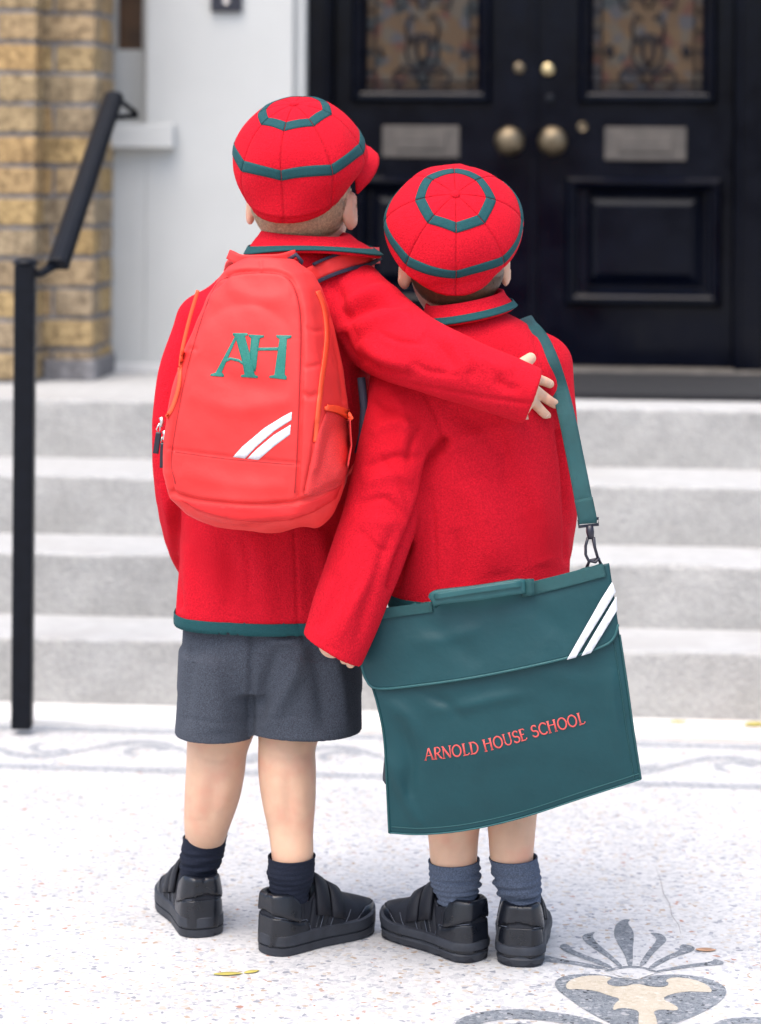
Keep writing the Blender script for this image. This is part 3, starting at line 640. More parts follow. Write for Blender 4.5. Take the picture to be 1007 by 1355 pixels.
# ================================================================== SOLID MODELLING WITH DISTANCE FIELDS
class Field:
    def __init__(s, lo, hi, h):
        s.lo = np.array(lo, float); s.h = h; s.n = np.ceil((np.array(hi, float) - s.lo) / h).astype(int) + 1
        s.ax = [s.lo[i] + h * np.arange(s.n[i]) for i in range(3)]; s.d = np.full(s.n, 0.05, np.float32)
    def block(s, lo, hi):
        a = np.clip(np.floor((np.array(lo) - s.lo) / s.h).astype(int), 0, s.n - 1); b = np.clip(np.ceil((np.array(hi) - s.lo) / s.h).astype(int) + 1, 1, s.n)
        sl = tuple(slice(a[i], max(b[i], a[i] + 1)) for i in range(3))
        return sl, s.ax[0][sl[0]][:, None, None], s.ax[1][sl[1]][None, :, None], s.ax[2][sl[2]][None, None, :]
    def put(s, fn, lo, hi, k=0.0, sub=False):
        m = 0.03 + k; sl, X, Y, Z = s.block(np.array(lo) - m, np.array(hi) + m)
        e = fn(X, Y, Z).astype(np.float32); d = s.d[sl]
        if sub: e = -e
        if k > 0:
            if sub: t = np.clip(0.5 - 0.5 * (d - e) / k, 0, 1); s.d[sl] = d * (1 - t) + e * t + k * t * (1 - t)
            else: t = np.clip(0.5 + 0.5 * (d - e) / k, 0, 1); s.d[sl] = d * (1 - t) + e * t - k * t * (1 - t)
        else: s.d[sl] = np.maximum(d, e) if sub else np.minimum(d, e)
    def cone(s, a, b, ra, rb, k=0.0, sub=False, flat=None):
        a = np.array(a, float); b = np.array(b, float); ab = b - a; L2 = float(ab @ ab) + 1e-12; r = max(ra, rb)
        def fn(X, Y, Z):
            x, y, z = X - a[0], Y - a[1], Z - a[2]
            t = np.clip((x * ab[0] + y * ab[1] + z * ab[2]) / L2, 0, 1)
            return np.sqrt((x - t * ab[0]) ** 2 + (y - t * ab[1]) ** 2 + (z - t * ab[2]) ** 2) - (ra + t * (rb - ra))
        s.put(fn, np.minimum(a, b) - r, np.maximum(a, b) + r, k, sub)
    def chain(s, pts, rad, k=0.0, sub=False, fine=8):
        pts, rad = spline(pts, rad, fine)
        tmp = s
        if k > 0 and not sub:                      # union of the chain first, then blend it on once
            lo = (pts - rad[:, None]).min(0) - 0.03; hi = (pts + rad[:, None]).max(0) + 0.03
            sl, X, Y, Z = s.block(lo - k, hi + k)
            e = None
            for i in range(len(pts) - 1):
                a, b = pts[i], pts[i + 1]; ab = b - a; L2 = float(ab @ ab) + 1e-12
                x, y, z = X - a[0], Y - a[1], Z - a[2]
                t = np.clip((x * ab[0] + y * ab[1] + z * ab[2]) / L2, 0, 1)
                q = (np.sqrt((x - t * ab[0]) ** 2 + (y - t * ab[1]) ** 2 + (z - t * ab[2]) ** 2) - (rad[i] + t * (rad[i + 1] - rad[i]))).astype(np.float32)
                e = q if e is None else np.minimum(e, q)
            d = s.d[sl]; t = np.clip(0.5 + 0.5 * (d - e) / k, 0, 1); s.d[sl] = d * (1 - t) + e * t - k * t * (1 - t)
        else:
            for i in range(len(pts) - 1): s.cone(pts[i], pts[i + 1], rad[i], rad[i + 1], 0.0, sub)
    def ell(s, c, r, k=0.0, sub=False, rot=None):
        c = np.array(c, float); r = np.array(r, float); Rm = np.array(rot) if rot is not None else np.eye(3); m = r.max()
        def fn(X, Y, Z):
            x, y, z = X - c[0], Y - c[1], Z - c[2]
            q = [(x * Rm[0, i] + y * Rm[1, i] + z * Rm[2, i]) / r[i] for i in range(3)]
            n = np.sqrt(q[0] ** 2 + q[1] ** 2 + q[2] ** 2); g = np.sqrt((q[0] / r[0]) ** 2 + (q[1] / r[1]) ** 2 + (q[2] / r[2]) ** 2) + 1e-9
            return n * (n - 1) / g
        s.put(fn, c - m, c + m, k, sub)
    def loft(s, rows, n=2.3, k=0.0, sub=False, cap=True):
        """rows of (z, cx, cy, half width, half depth), top to bottom or bottom to top"""
        rows = np.array(sorted(rows)); zr, ri = rows[:, 0], rows
        def fn(X, Y, Z):
            z = Z[0, 0]; f = [cint(z, zr, ri[:, j])[None, None, :] for j in range(1, 5)]
            q = ((np.abs(X - f[0]) / f[2]) ** n + (np.abs(Y - f[1]) / f[3]) ** n + 1e-12) ** (1.0 / n)
            d = (q - 1) * np.minimum(f[2], f[3])
            if cap: d = np.maximum(d, np.maximum(zr[0] - Z, Z - zr[-1]))
            return d + 0 * Z
        lo = [(rows[:, 1] - rows[:, 3]).min(), (rows[:, 2] - rows[:, 4]).min(), zr[0]]; hi = [(rows[:, 1] + rows[:, 3]).max(), (rows[:, 2] + rows[:, 4]).max(), zr[-1]]
        s.put(fn, lo, hi, k, sub)
    def clip(s, fn): s.d = np.maximum(s.d, fn(s.ax[0][:, None, None], s.ax[1][None, :, None], s.ax[2][None, None, :]).astype(np.float32))
    def sample(s, p):
        q = (p - s.lo) / s.h; i = np.clip(np.floor(q).astype(int), 0, s.n - 2); f = np.clip(q - i, 0, 1); r = 0
        for a in (0, 1):
            for b in (0, 1):
                for c in (0, 1):
                    w_ = (f[..., 0] if a else 1 - f[..., 0]) * (f[..., 1] if b else 1 - f[..., 1]) * (f[..., 2] if c else 1 - f[..., 2])
                    r = r + w_ * s.d[i[..., 0] + a, i[..., 1] + b, i[..., 2] + c]
        out = np.any((p < s.lo) | (p > s.lo + s.h * (s.n - 1)), -1)
        return np.where(out, 0.05, r)
    def hit(s, px, py, D0, D1, step=0.001):
        """depth at which the ray of a pixel first meets the solid"""
        px = np.asarray(px, float); py = np.asarray(py, float); Ds = np.arange(D0, D1, step); res = np.full(px.shape, np.nan); prev = None
        for D in Ds:
            d = s.sample(P(px, py, np.full(px.shape, D)))
            new = (d < 0) & np.isnan(res)
            if prev is not None: res[new] = (D - step * (d / (d - prev + 1e-9)))[new]
            else: res[new] = D
            prev = d
        return res
    def mesh(s, smooth=2):
        d = s.d; sg = d < 0; c = np.zeros(np.array(d.shape) - 1, np.int8)
        S = [slice(0, -1), slice(1, None)]
        for a in (0, 1):
            for b in (0, 1):
                for e in (0, 1): c += sg[S[a], S[b], S[e]]
        mk = (c > 0) & (c < 8); ids = np.argwhere(mk); idx = np.full(mk.shape, -1, np.int32); idx[mk] = np.arange(len(ids))
        acc = np.zeros((len(ids), 3)); cnt = np.zeros(len(ids))
        corners = [(a, b, e) for a in (0, 1) for b in (0, 1) for e in (0, 1)]; vals = {q: d[ids[:, 0] + q[0], ids[:, 1] + q[1], ids[:, 2] + q[2]] for q in corners}
        for q in corners:
            for ax in range(3):
                if q[ax] == 0:
                    p = list(q); p[ax] = 1; p = tuple(p); v0, v1 = vals[q], vals[p]; cr_ = (v0 < 0) != (v1 < 0)
                    t = np.where(cr_, v0 / np.where(cr_, v0 - v1, 1), 0)
                    pos = np.array(q, float)[None] + 0 * acc; pos[:, ax] = t
                    acc += np.where(cr_[:, None], pos, 0); cnt += cr_
        v = s.lo + s.h * (ids + acc / np.maximum(cnt, 1)[:, None]); fs = []
        for ax in range(3):
            o1, o2 = (ax + 1) % 3, (ax + 2) % 3
            a0 = [slice(1, -1)] * 3; a0[ax] = slice(0, -1); a1 = list(a0); a1[ax] = slice(1, None)
            e = np.argwhere(sg[tuple(a0)] != sg[tuple(a1)])
            if not len(e): continue
            e[:, o1] += 1; e[:, o2] += 1
            ins = sg[e[:, 0], e[:, 1], e[:, 2]]
            def cell(i, j):
                q = e.copy(); q[:, o1] -= i; q[:, o2] -= j; return idx[q[:, 0], q[:, 1], q[:, 2]]
            f = np.stack([cell(1, 1), cell(0, 1), cell(0, 0), cell(1, 0)], 1)
            f[~ins] = f[~ins][:, ::-1]; fs.append(f)
        f = np.vstack(fs); f = f[(f >= 0).all(1)]
        v = relax(v, f, smooth)
        return v, f
from mathutils.bvhtree import BVHTree
class Surf:
    """the finished surface of a thing, for laying other things on it"""
    def __init__(s, v, f): s.t = BVHTree.FromPolygons([tuple(p) for p in v.tolist()], f.tolist())
    def hit(s, px, py, D0, D1):
        o = Vector((0, 0, HC)); d = P(px, py, 1.0) - np.array([0, 0, HC]); out = []
        for q in np.atleast_2d(d):
            dv = Vector(q.tolist()); st = o + dv * D0; r_ = s.t.ray_cast(st, dv.normalized(), 5.0)[0]
            out.append(r_.y if r_ is not None and r_.y < D1 else np.nan)
        return np.array(out)
def cint(x, xp, yp):                        # smooth (Catmull-Rom like) interpolation
    if len(xp) < 3: return np.interp(x, xp, yp)
    m = np.gradient(yp, xp); i = np.clip(np.searchsorted(xp, x) - 1, 0, len(xp) - 2); h = xp[i + 1] - xp[i]; t = np.clip((x - xp[i]) / h, 0, 1)
    return (2 * t**3 - 3 * t**2 + 1) * yp[i] + (t**3 - 2 * t**2 + t) * h * m[i] + (-2 * t**3 + 3 * t**2) * yp[i + 1] + (t**3 - t**2) * h * m[i + 1]
def spline(pts, rad, fine=8):
    pts = np.array([list(p) for p in pts], float); rad = np.array(rad, float); t = np.arange(len(pts)); q = np.linspace(0, len(pts) - 1, (len(pts) - 1) * fine + 1)
    if len(pts) == 2: return np.stack([np.interp(q, t, pts[:, i]) for i in range(3)], 1), np.interp(q, t, rad)
    return np.stack([cint(q, t, pts[:, i]) for i in range(3)], 1), cint(q, t, rad)
def relax(v, f, it, lam=0.5):
    e = np.vstack([f[:, [0, 1]], f[:, [1, 2]], f[:, [2, 3]], f[:, [3, 0]]])
    for _ in range(it):
        a = np.zeros_like(v); n = np.zeros(len(v))
        for i in range(3): a[:, i] = np.bincount(e[:, 0], v[e[:, 1], i], len(v)) + np.bincount(e[:, 1], v[e[:, 0], i], len(v))
        n = np.bincount(e[:, 0], minlength=len(v)) + np.bincount(e[:, 1], minlength=len(v))
        v = v + lam * (a / np.maximum(n, 1)[:, None] - v)
    return v
def normals(v, f):
    fn = np.cross(v[f[:, 2]] - v[f[:, 0]], v[f[:, 3]] - v[f[:, 1]]); n = np.zeros_like(v)
    for k in range(4):
        for i in range(3): n[:, i] += np.bincount(f[:, k], fn[:, i], len(v))
    return n / (np.linalg.norm(n, axis=1)[:, None] + 1e-12)
def seg_dist(px, py, poly):
    best = np.full(px.shape, 1e9); tt = np.zeros(px.shape); poly = np.array(poly, float); L = np.r_[0, np.cumsum(np.linalg.norm(np.diff(poly, axis=0), axis=1))]
    for i in range(len(poly) - 1):
        a, b = poly[i], poly[i + 1]; ab = b - a; t = np.clip(((px - a[0]) * ab[0] + (py - a[1]) * ab[1]) / (ab @ ab + 1e-9), 0, 1)
        dd = np.hypot(px - a[0] - t * ab[0], py - a[1] - t * ab[1]); m = dd < best; best[m] = dd[m]; tt[m] = ((L[i] + t * (L[i + 1] - L[i])) / L[-1])[m]
    return best, tt
FOLD = 2.5
def folds(v, f, items, dmax=9.0):
    """folds and seams in the cloth: (path read on the photo, half width px, height m [, taper])"""
    n = normals(v, f); px, py = to_px(v); view = v - np.array([0, 0, HC]); view /= np.linalg.norm(view, axis=1)[:, None]
    face = np.clip(-(n * view).sum(1) * 2.0, 0, 1); off = np.zeros(len(v))
    for it in items:
        poly, wd, am = it[0], it[1], it[2] * (1.0 if it[1] < 4 else FOLD); tp = it[3] if len(it) > 3 else True; dlim = it[4] if len(it) > 4 else dmax
        d, t = seg_dist(px, py, smooth_path(poly)); e = am * np.exp(-(d / wd) ** 2)
        if tp: e = e * np.sin(np.pi * np.clip(t, 0.0, 1.0)) ** 0.5
        e = np.where(v[:, 1] < dlim, e, 0); off += e * face
    return v + n * off[:, None]
def smooth_path(poly, fine=6):
    p = np.array(poly, float)
    if len(p) < 3: return p
    t = np.arange(len(p)); q = np.linspace(0, len(p) - 1, (len(p) - 1) * fine + 1)
    return np.stack([cint(q, t, p[:, 0]), cint(q, t, p[:, 1])], 1)
def sub_mesh(v, f, keep):
    """the faces for which keep(face centres) holds, as their own mesh"""
    k = keep(v[f].mean(1)); g_ = f[k]; u, inv = np.unique(g_, return_inverse=True); return v[u], inv.reshape(g_.shape), u
def ramp_rows(rows):                        # (y px, left px, right px, depth, half depth) -> (z, cx, cy, a, b)
    out = []
    for y, l, r_, D, hd in rows:
        a = P(l, y, D); b = P(r_, y, D); out.append(((a[2] + b[2]) / 2, (a[0] + b[0]) / 2, D, (b[0] - a[0]) / 2, hd))
    return out
def decal(name, polys, field, material, parent, D0, D1, off=0.0012, solid=0.0008, fine=6.0):
    """flat shapes read on the photo, laid onto a solid's surface"""
    bm = bmesh.new()
    for poly in polys:
        vs_ = [bm.verts.new((a, b, 0)) for a, b in poly]; tri = geometry.tessellate_polygon([[Vector((a, b, 0)) for a, b in poly]])
        for t in tri:
            try: bm.faces.new([vs_[i] for i in t])
            except ValueError: pass
    for _ in range(4):
        le = [e for e in bm.edges if e.calc_length() > fine]
        if not le: break
        bmesh.ops.subdivide_edges(bm, edges=le, cuts=1, use_grid_fill=False); bmesh.ops.triangulate(bm, faces=bm.faces)
    bm.verts.index_update(); pts = np.array([v_.co[:2] for v_ in bm.verts]); D = field(pts[:, 0], pts[:, 1]) if callable(field) else field.hit(pts[:, 0], pts[:, 1], D0, D1)
    ok = ~np.isnan(D); D = np.where(ok, D, np.nanmedian(D)); w3 = P(pts[:, 0], pts[:, 1], D - off)
    fs = []
    for q in bm.faces:
        id_ = [v_.index for v_ in q.verts]
        a, b, c = [pts[i] for i in id_[:3]]
        if (b[0] - a[0]) * (c[1] - a[1]) - (b[1] - a[1]) * (c[0] - a[0]) > 0: id_ = id_[::-1]
        fs.append(id_)
    bm.free()
    return mesh_obj(name, w3, fs, material, parent, True, solid=solid)
def ribbon_px(path, wd):                    # quads of a ribbon along a pixel path
    p = smooth_path(path); n = len(p); wd = np.broadcast_to(wd, (n,)) if not hasattr(wd, '__len__') else np.interp(np.linspace(0, 1, n), np.linspace(0, 1, len(wd)), wd)
    t = np.gradient(p, axis=0); t /= np.linalg.norm(t, axis=1)[:, None] + 1e-9; nn = np.stack([-t[:, 1], t[:, 0]], 1)
    return [tuple(q) for q in p + nn * wd[:, None]] + [tuple(q) for q in (p - nn * wd[:, None])[::-1]]
def ribbon3(pts, side, hw, nsub=4):
    """a strap along 3-D points; side: width direction at each point"""
    pts = np.array(pts, float); side = np.array(side, float); t = np.arange(len(pts)); q = np.linspace(0, len(pts) - 1, (len(pts) - 1) * nsub + 1)
    p = np.stack([cint(q, t, pts[:, i]) for i in range(3)], 1); s_ = np.stack([cint(q, t, side[:, i]) for i in range(3)], 1); s_ /= np.linalg.norm(s_, axis=1)[:, None]
    vs_ = []; fs = []
    for i in range(len(p)):
        for c in (-1, -0.5, 0, 0.5, 1): vs_.append(p[i] + s_[i] * hw * c)
    for i in range(len(p) - 1):
        for k in range(4): fs.append((i * 5 + k, i * 5 + k + 1, (i + 1) * 5 + k + 1, (i + 1) * 5 + k))
    return np.array(vs_), fs
def rot3(yaw=0, pitch=0, roll=0):           # roll about y, pitch about x, yaw about z
    return np.array(Matrix.Rotation(yaw, 3, 'Z') @ Matrix.Rotation(pitch, 3, 'X') @ Matrix.Rotation(roll, 3, 'Y'))
# ================================================================== THE TWO CHILDREN
# --- cap: eight panels round a button, two braid rings, a short peak
def make_cap(parent, c, Rr, bb, rotm, low, peak_len, peak_w, turn=0.0):
    c = np.array(c); NP = 8; TAP = 0.36
    def pt(rho, phi, off=0.0):
        """rho: polar coordinate in degrees measured along a seam; phi: angle, 0 = back seam"""
        ph = (phi + math.pi / NP) % (2 * math.pi / NP) - math.pi / NP   # angle from the nearest seam
        mid = math.pi / NP - abs(ph)                                    # angle from the panel's middle
        th = math.radians(rho) * (math.cos(math.pi / NP) / math.cos(mid)) ** (0.9 if rho < 50 else max(0.0, 0.55 * min(1.0, 1 - (rho - 95) / 25)))
        # dome above, gathered under below the widest line
        if th <= math.pi / 2:
            r_ = Rr * math.sin(th) ** 0.93; z = bb * math.cos(th)
        else:
            t = (th - math.pi / 2) / R(35); r_ = Rr * (1 + 0.03 * max(0.0, math.cos(phi)) * t - TAP * min(1.0, max(0.0, 1 - math.cos(phi))) * t ** 1.5); z = -low * t * (1 + 0.25 * max(0.0, math.cos(phi)) * t)
        s_ = abs(ph) / (math.pi / NP)                                    # 0 at the seam, 1 mid panel
        puff = -0.0007 * math.exp(-(s_ / 0.07) ** 2) + 0.0008 * s_
        lump = (0.0036 * math.sin(2 * phi + 2 * th + Rr * 900) + 0.0018 * math.sin(5 * phi - 4 * th + Rr * 300)) * math.sin(th)
        r2 = r_ + (puff + lump + off) * math.sin(min(th, math.pi / 2)); z2 = z + (puff * (0.3 if th < 0.15 else 1) + off) * max(0.0, math.cos(th))
        l = np.array([-r2 * math.sin(phi), -r2 * math.cos(phi), z2])     # phi=0 is the back (-y)
        l[0] *= 0.985; l[1] *= 1.04
        return c + rotm @ l
    cap = None
    def patch(r0, r1, p0, p1, nr, nph, off):
        vs_ = []; fs = []
        for i in range(nr + 1):
            for k in range(nph + 1): vs_.append(pt(r0 + (r1 - r0) * i / nr, p0 + (p1 - p0) * k / nph, off))
        for i in range(nr):
            for k in range(nph): fs.append((i * (nph + 1) + k, i * (nph + 1) + k + 1, (i + 1) * (nph + 1) + k + 1, (i + 1) * (nph + 1) + k))
        return vs_, fs
    # peak and lining carry the cap
    b_ = MBld(); vs_ = []; fs = []; nu, nw = 14, 10
    for i in range(nu + 1):
        a = math.pi + turn + (i / nu - 0.5) * 2.0
        for k in range(nw + 1):
            t = k / nw; base_ = pt(122, a); base2 = pt(96, a); bs = base_ * 0.5 + base2 * 0.5
            fwd = rotm @ np.array([math.sin(turn), math.cos(turn), 0]); prof = math.cos((i / nu - 0.5) * math.pi) ** 0.6
            vs_.append(bs + fwd * (t * peak_len * prof) + rotm @ np.array([0, 0, -0.014 * t * t - 0.02 * t * (2 * (i / nu - 0.5)) ** 2 + 0.004]))
    for i in range(nu):
        for k in range(nw): fs.append((i * (nw + 1) + k, (i + 1) * (nw + 1) + k, (i + 1) * (nw + 1) + k + 1, i * (nw + 1) + k + 1))
    cap = mesh_obj('cap', vs_, fs, 'capwool', parent, True, solid=0.004, offset=0)
    v2, f2 = patch(100, 130, 0, 2 * math.pi, 6, 48, -0.002)
    mesh_obj('head_band', v2, f2, 'capwool', cap, True, solid=0.002, offset=-1)
    step = 2 * math.pi / NP; e = 0.004
    for k in range(NP):
        v2, f2 = patch(0.6, 124, k * step, (k + 1) * step, 44, 16, 0.0)
        mesh_obj('panel', v2, f2, 'capwool', cap, True, solid=0.0015, offset=-1)
        for (r0, r1, nm) in ((24.5, 34.0, 'braid'), (72.0, 82.5, 'braid')):
            ee = 0.012 if r0 < 50 else 0.006
            v2, f2 = patch(r0, r1, k * step + ee, (k + 1) * step - ee, 4, 16, 0.0002)
            mesh_obj(nm, v2, f2, 'trim', cap, True, solid=0.0007)
    v2 = []; f2 = []
    b_ = MBld(); ax = rotm @ np.array([0, 0, 1.0])
    b_.lathe([(0.0065, -0.002), (0.0070, 0.0012), (0.0055, 0.0032), (0.002, 0.0042)], c + ax * (bb - 0.0005), ax, 16).build('button', 'capwool', cap, True)
    for k in range(NP):                     # dark stitched seams between the panels
        v3 = [pt(r_, k * step, -0.0012) for r_ in np.linspace(2, 122, 60)]
        MBld().tube(v3, 0.0007, 5).build('seam', 'capseam', cap, True)
    return pt, cap
M['capseam'] = mat('cap_seam', (0.30, 0.003, 0.010), 0.95)

# --- shoes
ZS = 1.22                                     # the shoes stand high on thick soles
def make_shoe(parent, heel, ang, Ls, wid, mirror, style, zbase=0.0):
    """heel: ground point at the back of the heel; ang: heading (0 = +y, clockwise positive to +x)"""
    hx, hy = heel; ca, sa = math.cos(ang), math.sin(ang)
    def W(u, v_, z): return (hx + u * sa + v_ * ca, hy + u * ca - v_ * sa, zbase + z * ZS)
    def hwid(u):
        t = np.clip(u / Ls, 0, 1)
        base_ = np.interp(t, [0, 0.12, 0.3, 0.45, 0.62, 0.75, 0.88, 1], [0.84, 0.90, 0.89, 0.88, 0.99, 1.02, 0.92, 0.70]) * wid
        he = np.sqrt(np.clip(1 - np.clip((0.16 - t) / 0.16, 0, 1) ** 2.6, 0, 1)); to = np.sqrt(np.clip(1 - np.clip((t - 0.80) / 0.20, 0, 1) ** 2.4, 0, 1))
        return base_ * he * to
    def cen(u): return mirror * 0.006 * np.sin(np.clip(u / Ls, 0, 1) * 3.0 - 0.6)
    hgt = lambda u: np.interp(u / Ls, [0, 0.1, 0.25, 0.42, 0.52, 0.62, 0.75, 0.9, 1.0], [0.092, 0.094, 0.094, 0.084, 0.072, 0.061, 0.051, 0.044, 0.038])
    h = 0.0015; F = Field((-0.01, -0.06, 0.0), (Ls + 0.012, 0.06, 0.095), h)
    def fn(X, Y, Z):
        w_ = np.maximum(hwid(X) * 0.95, 0.0015); v_ = Y - cen(X); taper = 1 - 0.10 * np.clip(Z / 0.07, 0, 1.2) * np.where(X < Ls * 0.5, 1, 0.4)
        heel_in = 0.004 * np.clip(Z / 0.06, 0, 1) ** 2 * np.clip(1 - X / 0.05, 0, 1)
        q = ((np.abs(v_) / (w_ * taper)) ** 2.6 + (np.clip(Z, 0, 1) / hgt(X)) ** 3.0 + 1e-9) ** (1 / 2.8)
        return np.maximum((q - 1) * np.minimum(w_, 0.03), np.maximum(heel_in + 0.003 - X, X - Ls + 0.003))
    F.put(fn, (0, -.05, 0), (Ls, .05, .09))
    colr = lambda X: np.interp(X / Ls, [0, 0.06, 0.14, 0.24, 0.33, 0.42, 0.5], [0.068, 0.070, 0.069, 0.061, 0.058, 0.070, 0.082])
    F.clip(lambda X, Y, Z: np.where(X < Ls * 0.5, Z - colr(X) + 0 * Y, -1.0) + 0 * Z)
    F.put(lambda X, Y, Z: np.maximum((np.sqrt(((X - 0.048) / 0.037) ** 2 + ((Y - cen(X)) / (wid * 0.60)) ** 2) - 1) * 0.025, 0.035 - Z), (0, -.04, .03), (.10, .04, .1), 0.004, True)
    v, f = F.mesh(2)
    n = normals(v, f); u, s_, z = v[:, 0], v[:, 1] - cen(v[:, 0]), v[:, 2]; off = np.zeros(len(v))
    out = z > 0.02
    def groove(c, wd=0.0022, am=-0.0016): return am * np.exp(-(c / wd) ** 2)
    zl = 0.046 + 0.006 * np.cos(u / 0.055 * math.pi) - 0.004 * np.abs(s_) / 0.03
    hm = (u < 0.055); off += np.where(hm & out, groove(z - zl), 0); off += np.where(hm & (z > zl) & out, 0.0012, 0)
    off += np.where((u > 0.04) & (z < 0.06), groove(u - 0.062 - 0.35 * (z - 0.02)), 0)
    off += wob(v, 60, 5) * 0.0007
    v = v + n * off[:, None]
    shoe = mesh_obj('shoe', [W(*p) for p in v], f, 'leather_matt', parent, True)
    # rotation by W keeps handedness? make sure the normals point out
    bm = bmesh.new(); bm.from_mesh(shoe.data); bmesh.ops.recalc_face_normals(bm, faces=bm.faces); bm.to_mesh(shoe.data); bm.free()
    def overlay(name, keep, material, lift=0.0014):
        g_ = f[keep(v[f].mean(1))]; uq, inv = np.unique(g_, return_inverse=True); nn_ = normals(v, f)[uq]
        o_ = mesh_obj(name, [W(*q_) for q_ in v[uq] + nn_ * 0.0004], inv.reshape(g_.shape), material, shoe, True)
        bm = bmesh.new(); bm.from_mesh(o_.data); bmesh.ops.recalc_face_normals(bm, faces=bm.faces); bm.to_mesh(o_.data); bm.free()
        sm_ = o_.modifiers.new('solid', 'SOLIDIFY'); sm_.thickness = lift; sm_.offset = 1.0
        return o_
    overlay('toe_guard', lambda c: (c[:, 0] > Ls * 0.66) & (c[:, 2] < 0.036 - 0.5 * np.clip(Ls * 0.84 - c[:, 0], 0, 1)) & (c[:, 2] > 0.012), 'leather')
    overlay('heel_counter', lambda c: (c[:, 0] < 0.060 + 0.15 * (0.045 - c[:, 2])) & (c[:, 2] > 0.012) & (c[:, 2] < 0.041 + 0.004 * np.cos(c[:, 0] / 0.055 * math.pi)), 'leather')
    overlay('side_panel', lambda c: (np.abs(c[:, 0] - 0.088 - 0.5 * (c[:, 2] - 0.03)) < 0.010) & (c[:, 2] > 0.014) & (c[:, 2] < 0.052), 'leather')
    # sole
    prof = [(0.000, -0.003), (0.0010, -0.0004), (0.0100, 0.0004), (0.0104, -0.0016), (0.0122, -0.0016), (0.0126, 0.0008), (0.0235, 0.0002), (0.0245, -0.0012), (0.0255, -0.004)] if style == 0 else \
           [(0.000, -0.005), (0.0015, -0.0012), (0.0090, 0.0004), (0.0125, -0.0022), (0.0145, -0.0026), (0.0150, 0.0020), (0.0205, 0.0026), (0.0240, 0.0010), (0.0258, -0.004)]
    N = 44; us = Ls * (0.5 - 0.5 * np.cos(np.linspace(0, math.pi, N)))
    outl = [(a, cen(a) + hwid(a)) for a in us] + [(a, cen(a) - hwid(a)) for a in us[::-1][1:-1]]
    outl = np.array(outl, float); nxt = np.roll(outl, -1, 0) - np.roll(outl, 1, 0); nn = np.stack([-nxt[:, 1], nxt[:, 0]], 1); nn /= np.linalg.norm(nn, axis=1)[:, None] + 1e-9
    vs_ = []; fs = []; m_ = len(outl)
    for zz, of in prof:
        for i, (a, b) in enumerate(outl):
            rise = 0.010 * max(0.0, (a / Ls - 0.72) / 0.28) ** 2
            lug = (0.0018 if (i // 2) % 2 else 0) if (zz < 0.002 and style == 1) else 0
            vs_.append(W(a + nn[i, 0] * of, b + nn[i, 1] * of, zz + rise + lug))
    for i in range(len(prof) - 1):
        for k in range(m_): fs.append((i * m_ + k, i * m_ + (k + 1) % m_, (i + 1) * m_ + (k + 1) % m_, (i + 1) * m_ + k))
    fs += [list(range(m_)), list(range((len(prof) - 1) * m_, len(prof) * m_))]
    so = mesh_obj('sole', vs_, fs, 'rubber', shoe, True); SOLE = so
    bm = bmesh.new(); bm.from_mesh(so.data); bmesh.ops.recalc_face_normals(bm, faces=bm.faces); bm.to_mesh(so.data); bm.free()
    so.data.set_sharp_from_angle(angle=R(38))
    # hook and loop straps drawn over the instep
    for u0, wd_ in ((Ls * 0.47, 0.011), (Ls * 0.60, 0.010)):
        vs_ = []; fs = []; nk = 18
        for k in range(nk + 1):
            t = math.pi * (0.10 + 0.80 * k / nk)
            for du in (-wd_, -wd_ * 0.9, 0, wd_ * 0.9, wd_):
                a = u0 + du + 0.006 * math.cos(t) * mirror;  w_ = float(hwid(np.array(a))) * 0.92; hh_ = float(hgt(np.array(a)))
                cx_, sz_ = math.cos(t), math.sin(t); lift = 0.0042 if abs(du) < wd_ * 0.95 else 0.0012
                vs_.append(W(a, float(cen(np.array(a))) + math.copysign(abs(cx_) ** (2 / 2.6), cx_) * (w_ * 0.96 + lift), abs(sz_) ** (2 / 3.0) * (hh_ + lift)))
        for k in range(nk):
            for j in range(4): fs.append((k * 5 + j, k * 5 + j + 1, (k + 1) * 5 + j + 1, (k + 1) * 5 + j))
        st = mesh_obj('strap', vs_, fs, 'leather_matt', shoe, True, solid=0.002, offset=1)
        bm = bmesh.new(); bm.from_mesh(st.data); bmesh.ops.recalc_face_normals(bm, faces=bm.faces); bm.to_mesh(st.data); bm.free()
    overlay('heel_tab', lambda c: (c[:, 0] < 0.046) & (c[:, 2] > 0.0475 + 0.006 * np.cos(c[:, 0] / 0.055 * math.pi) - 0.004 * np.abs(c[:, 1]) / 0.03) & (np.hypot(c[:, 0] - 0.050, c[:, 1]) > 0.029), 'leather', 0.0022)
    def on_upper(a, zz, side, off=0.0016):
        w_ = max(float(hwid(np.array(a))) * 0.93, 0.0015); tp_ = 1 - 0.10 * min(max(zz / 0.07, 0), 1.2) * (1 if a < Ls * 0.5 else 0.4); hh_ = float(hgt(np.array(a)))
        return W(a, float(cen(np.array(a))) + side * (w_ * tp_ * max(0.0, 1 - (zz / hh_) ** 3.0) ** (1 / 2.6) + off), zz)
    for side in (-1, 1):
        lines = [[(a, 0.0425 + 0.004 * math.cos(a / 0.055 * math.pi)) for a in np.linspace(0.006, 0.058, 10)],
                 [(0.058, 0.0385), (0.064, 0.030), (0.068, 0.020)],
                 [(a, 0.036 - 0.5 * max(0.0, Ls * 0.84 - a)) for a in np.linspace(Ls * 0.70, Ls * 0.97, 10)],
                 [(0.080, 0.018), (0.088, 0.032), (0.098, 0.050)], [(0.099, 0.018), (0.107, 0.032), (0.117, 0.048)],
                 [(0.125, 0.020), (0.135, 0.030), (0.142, 0.038)]]
        for ln in lines: MBld().tube([on_upper(a, zz, side) for a, zz in ln], 0.0006, 5).build('stitching', 'stitch', shoe, True)
    return shoe, W

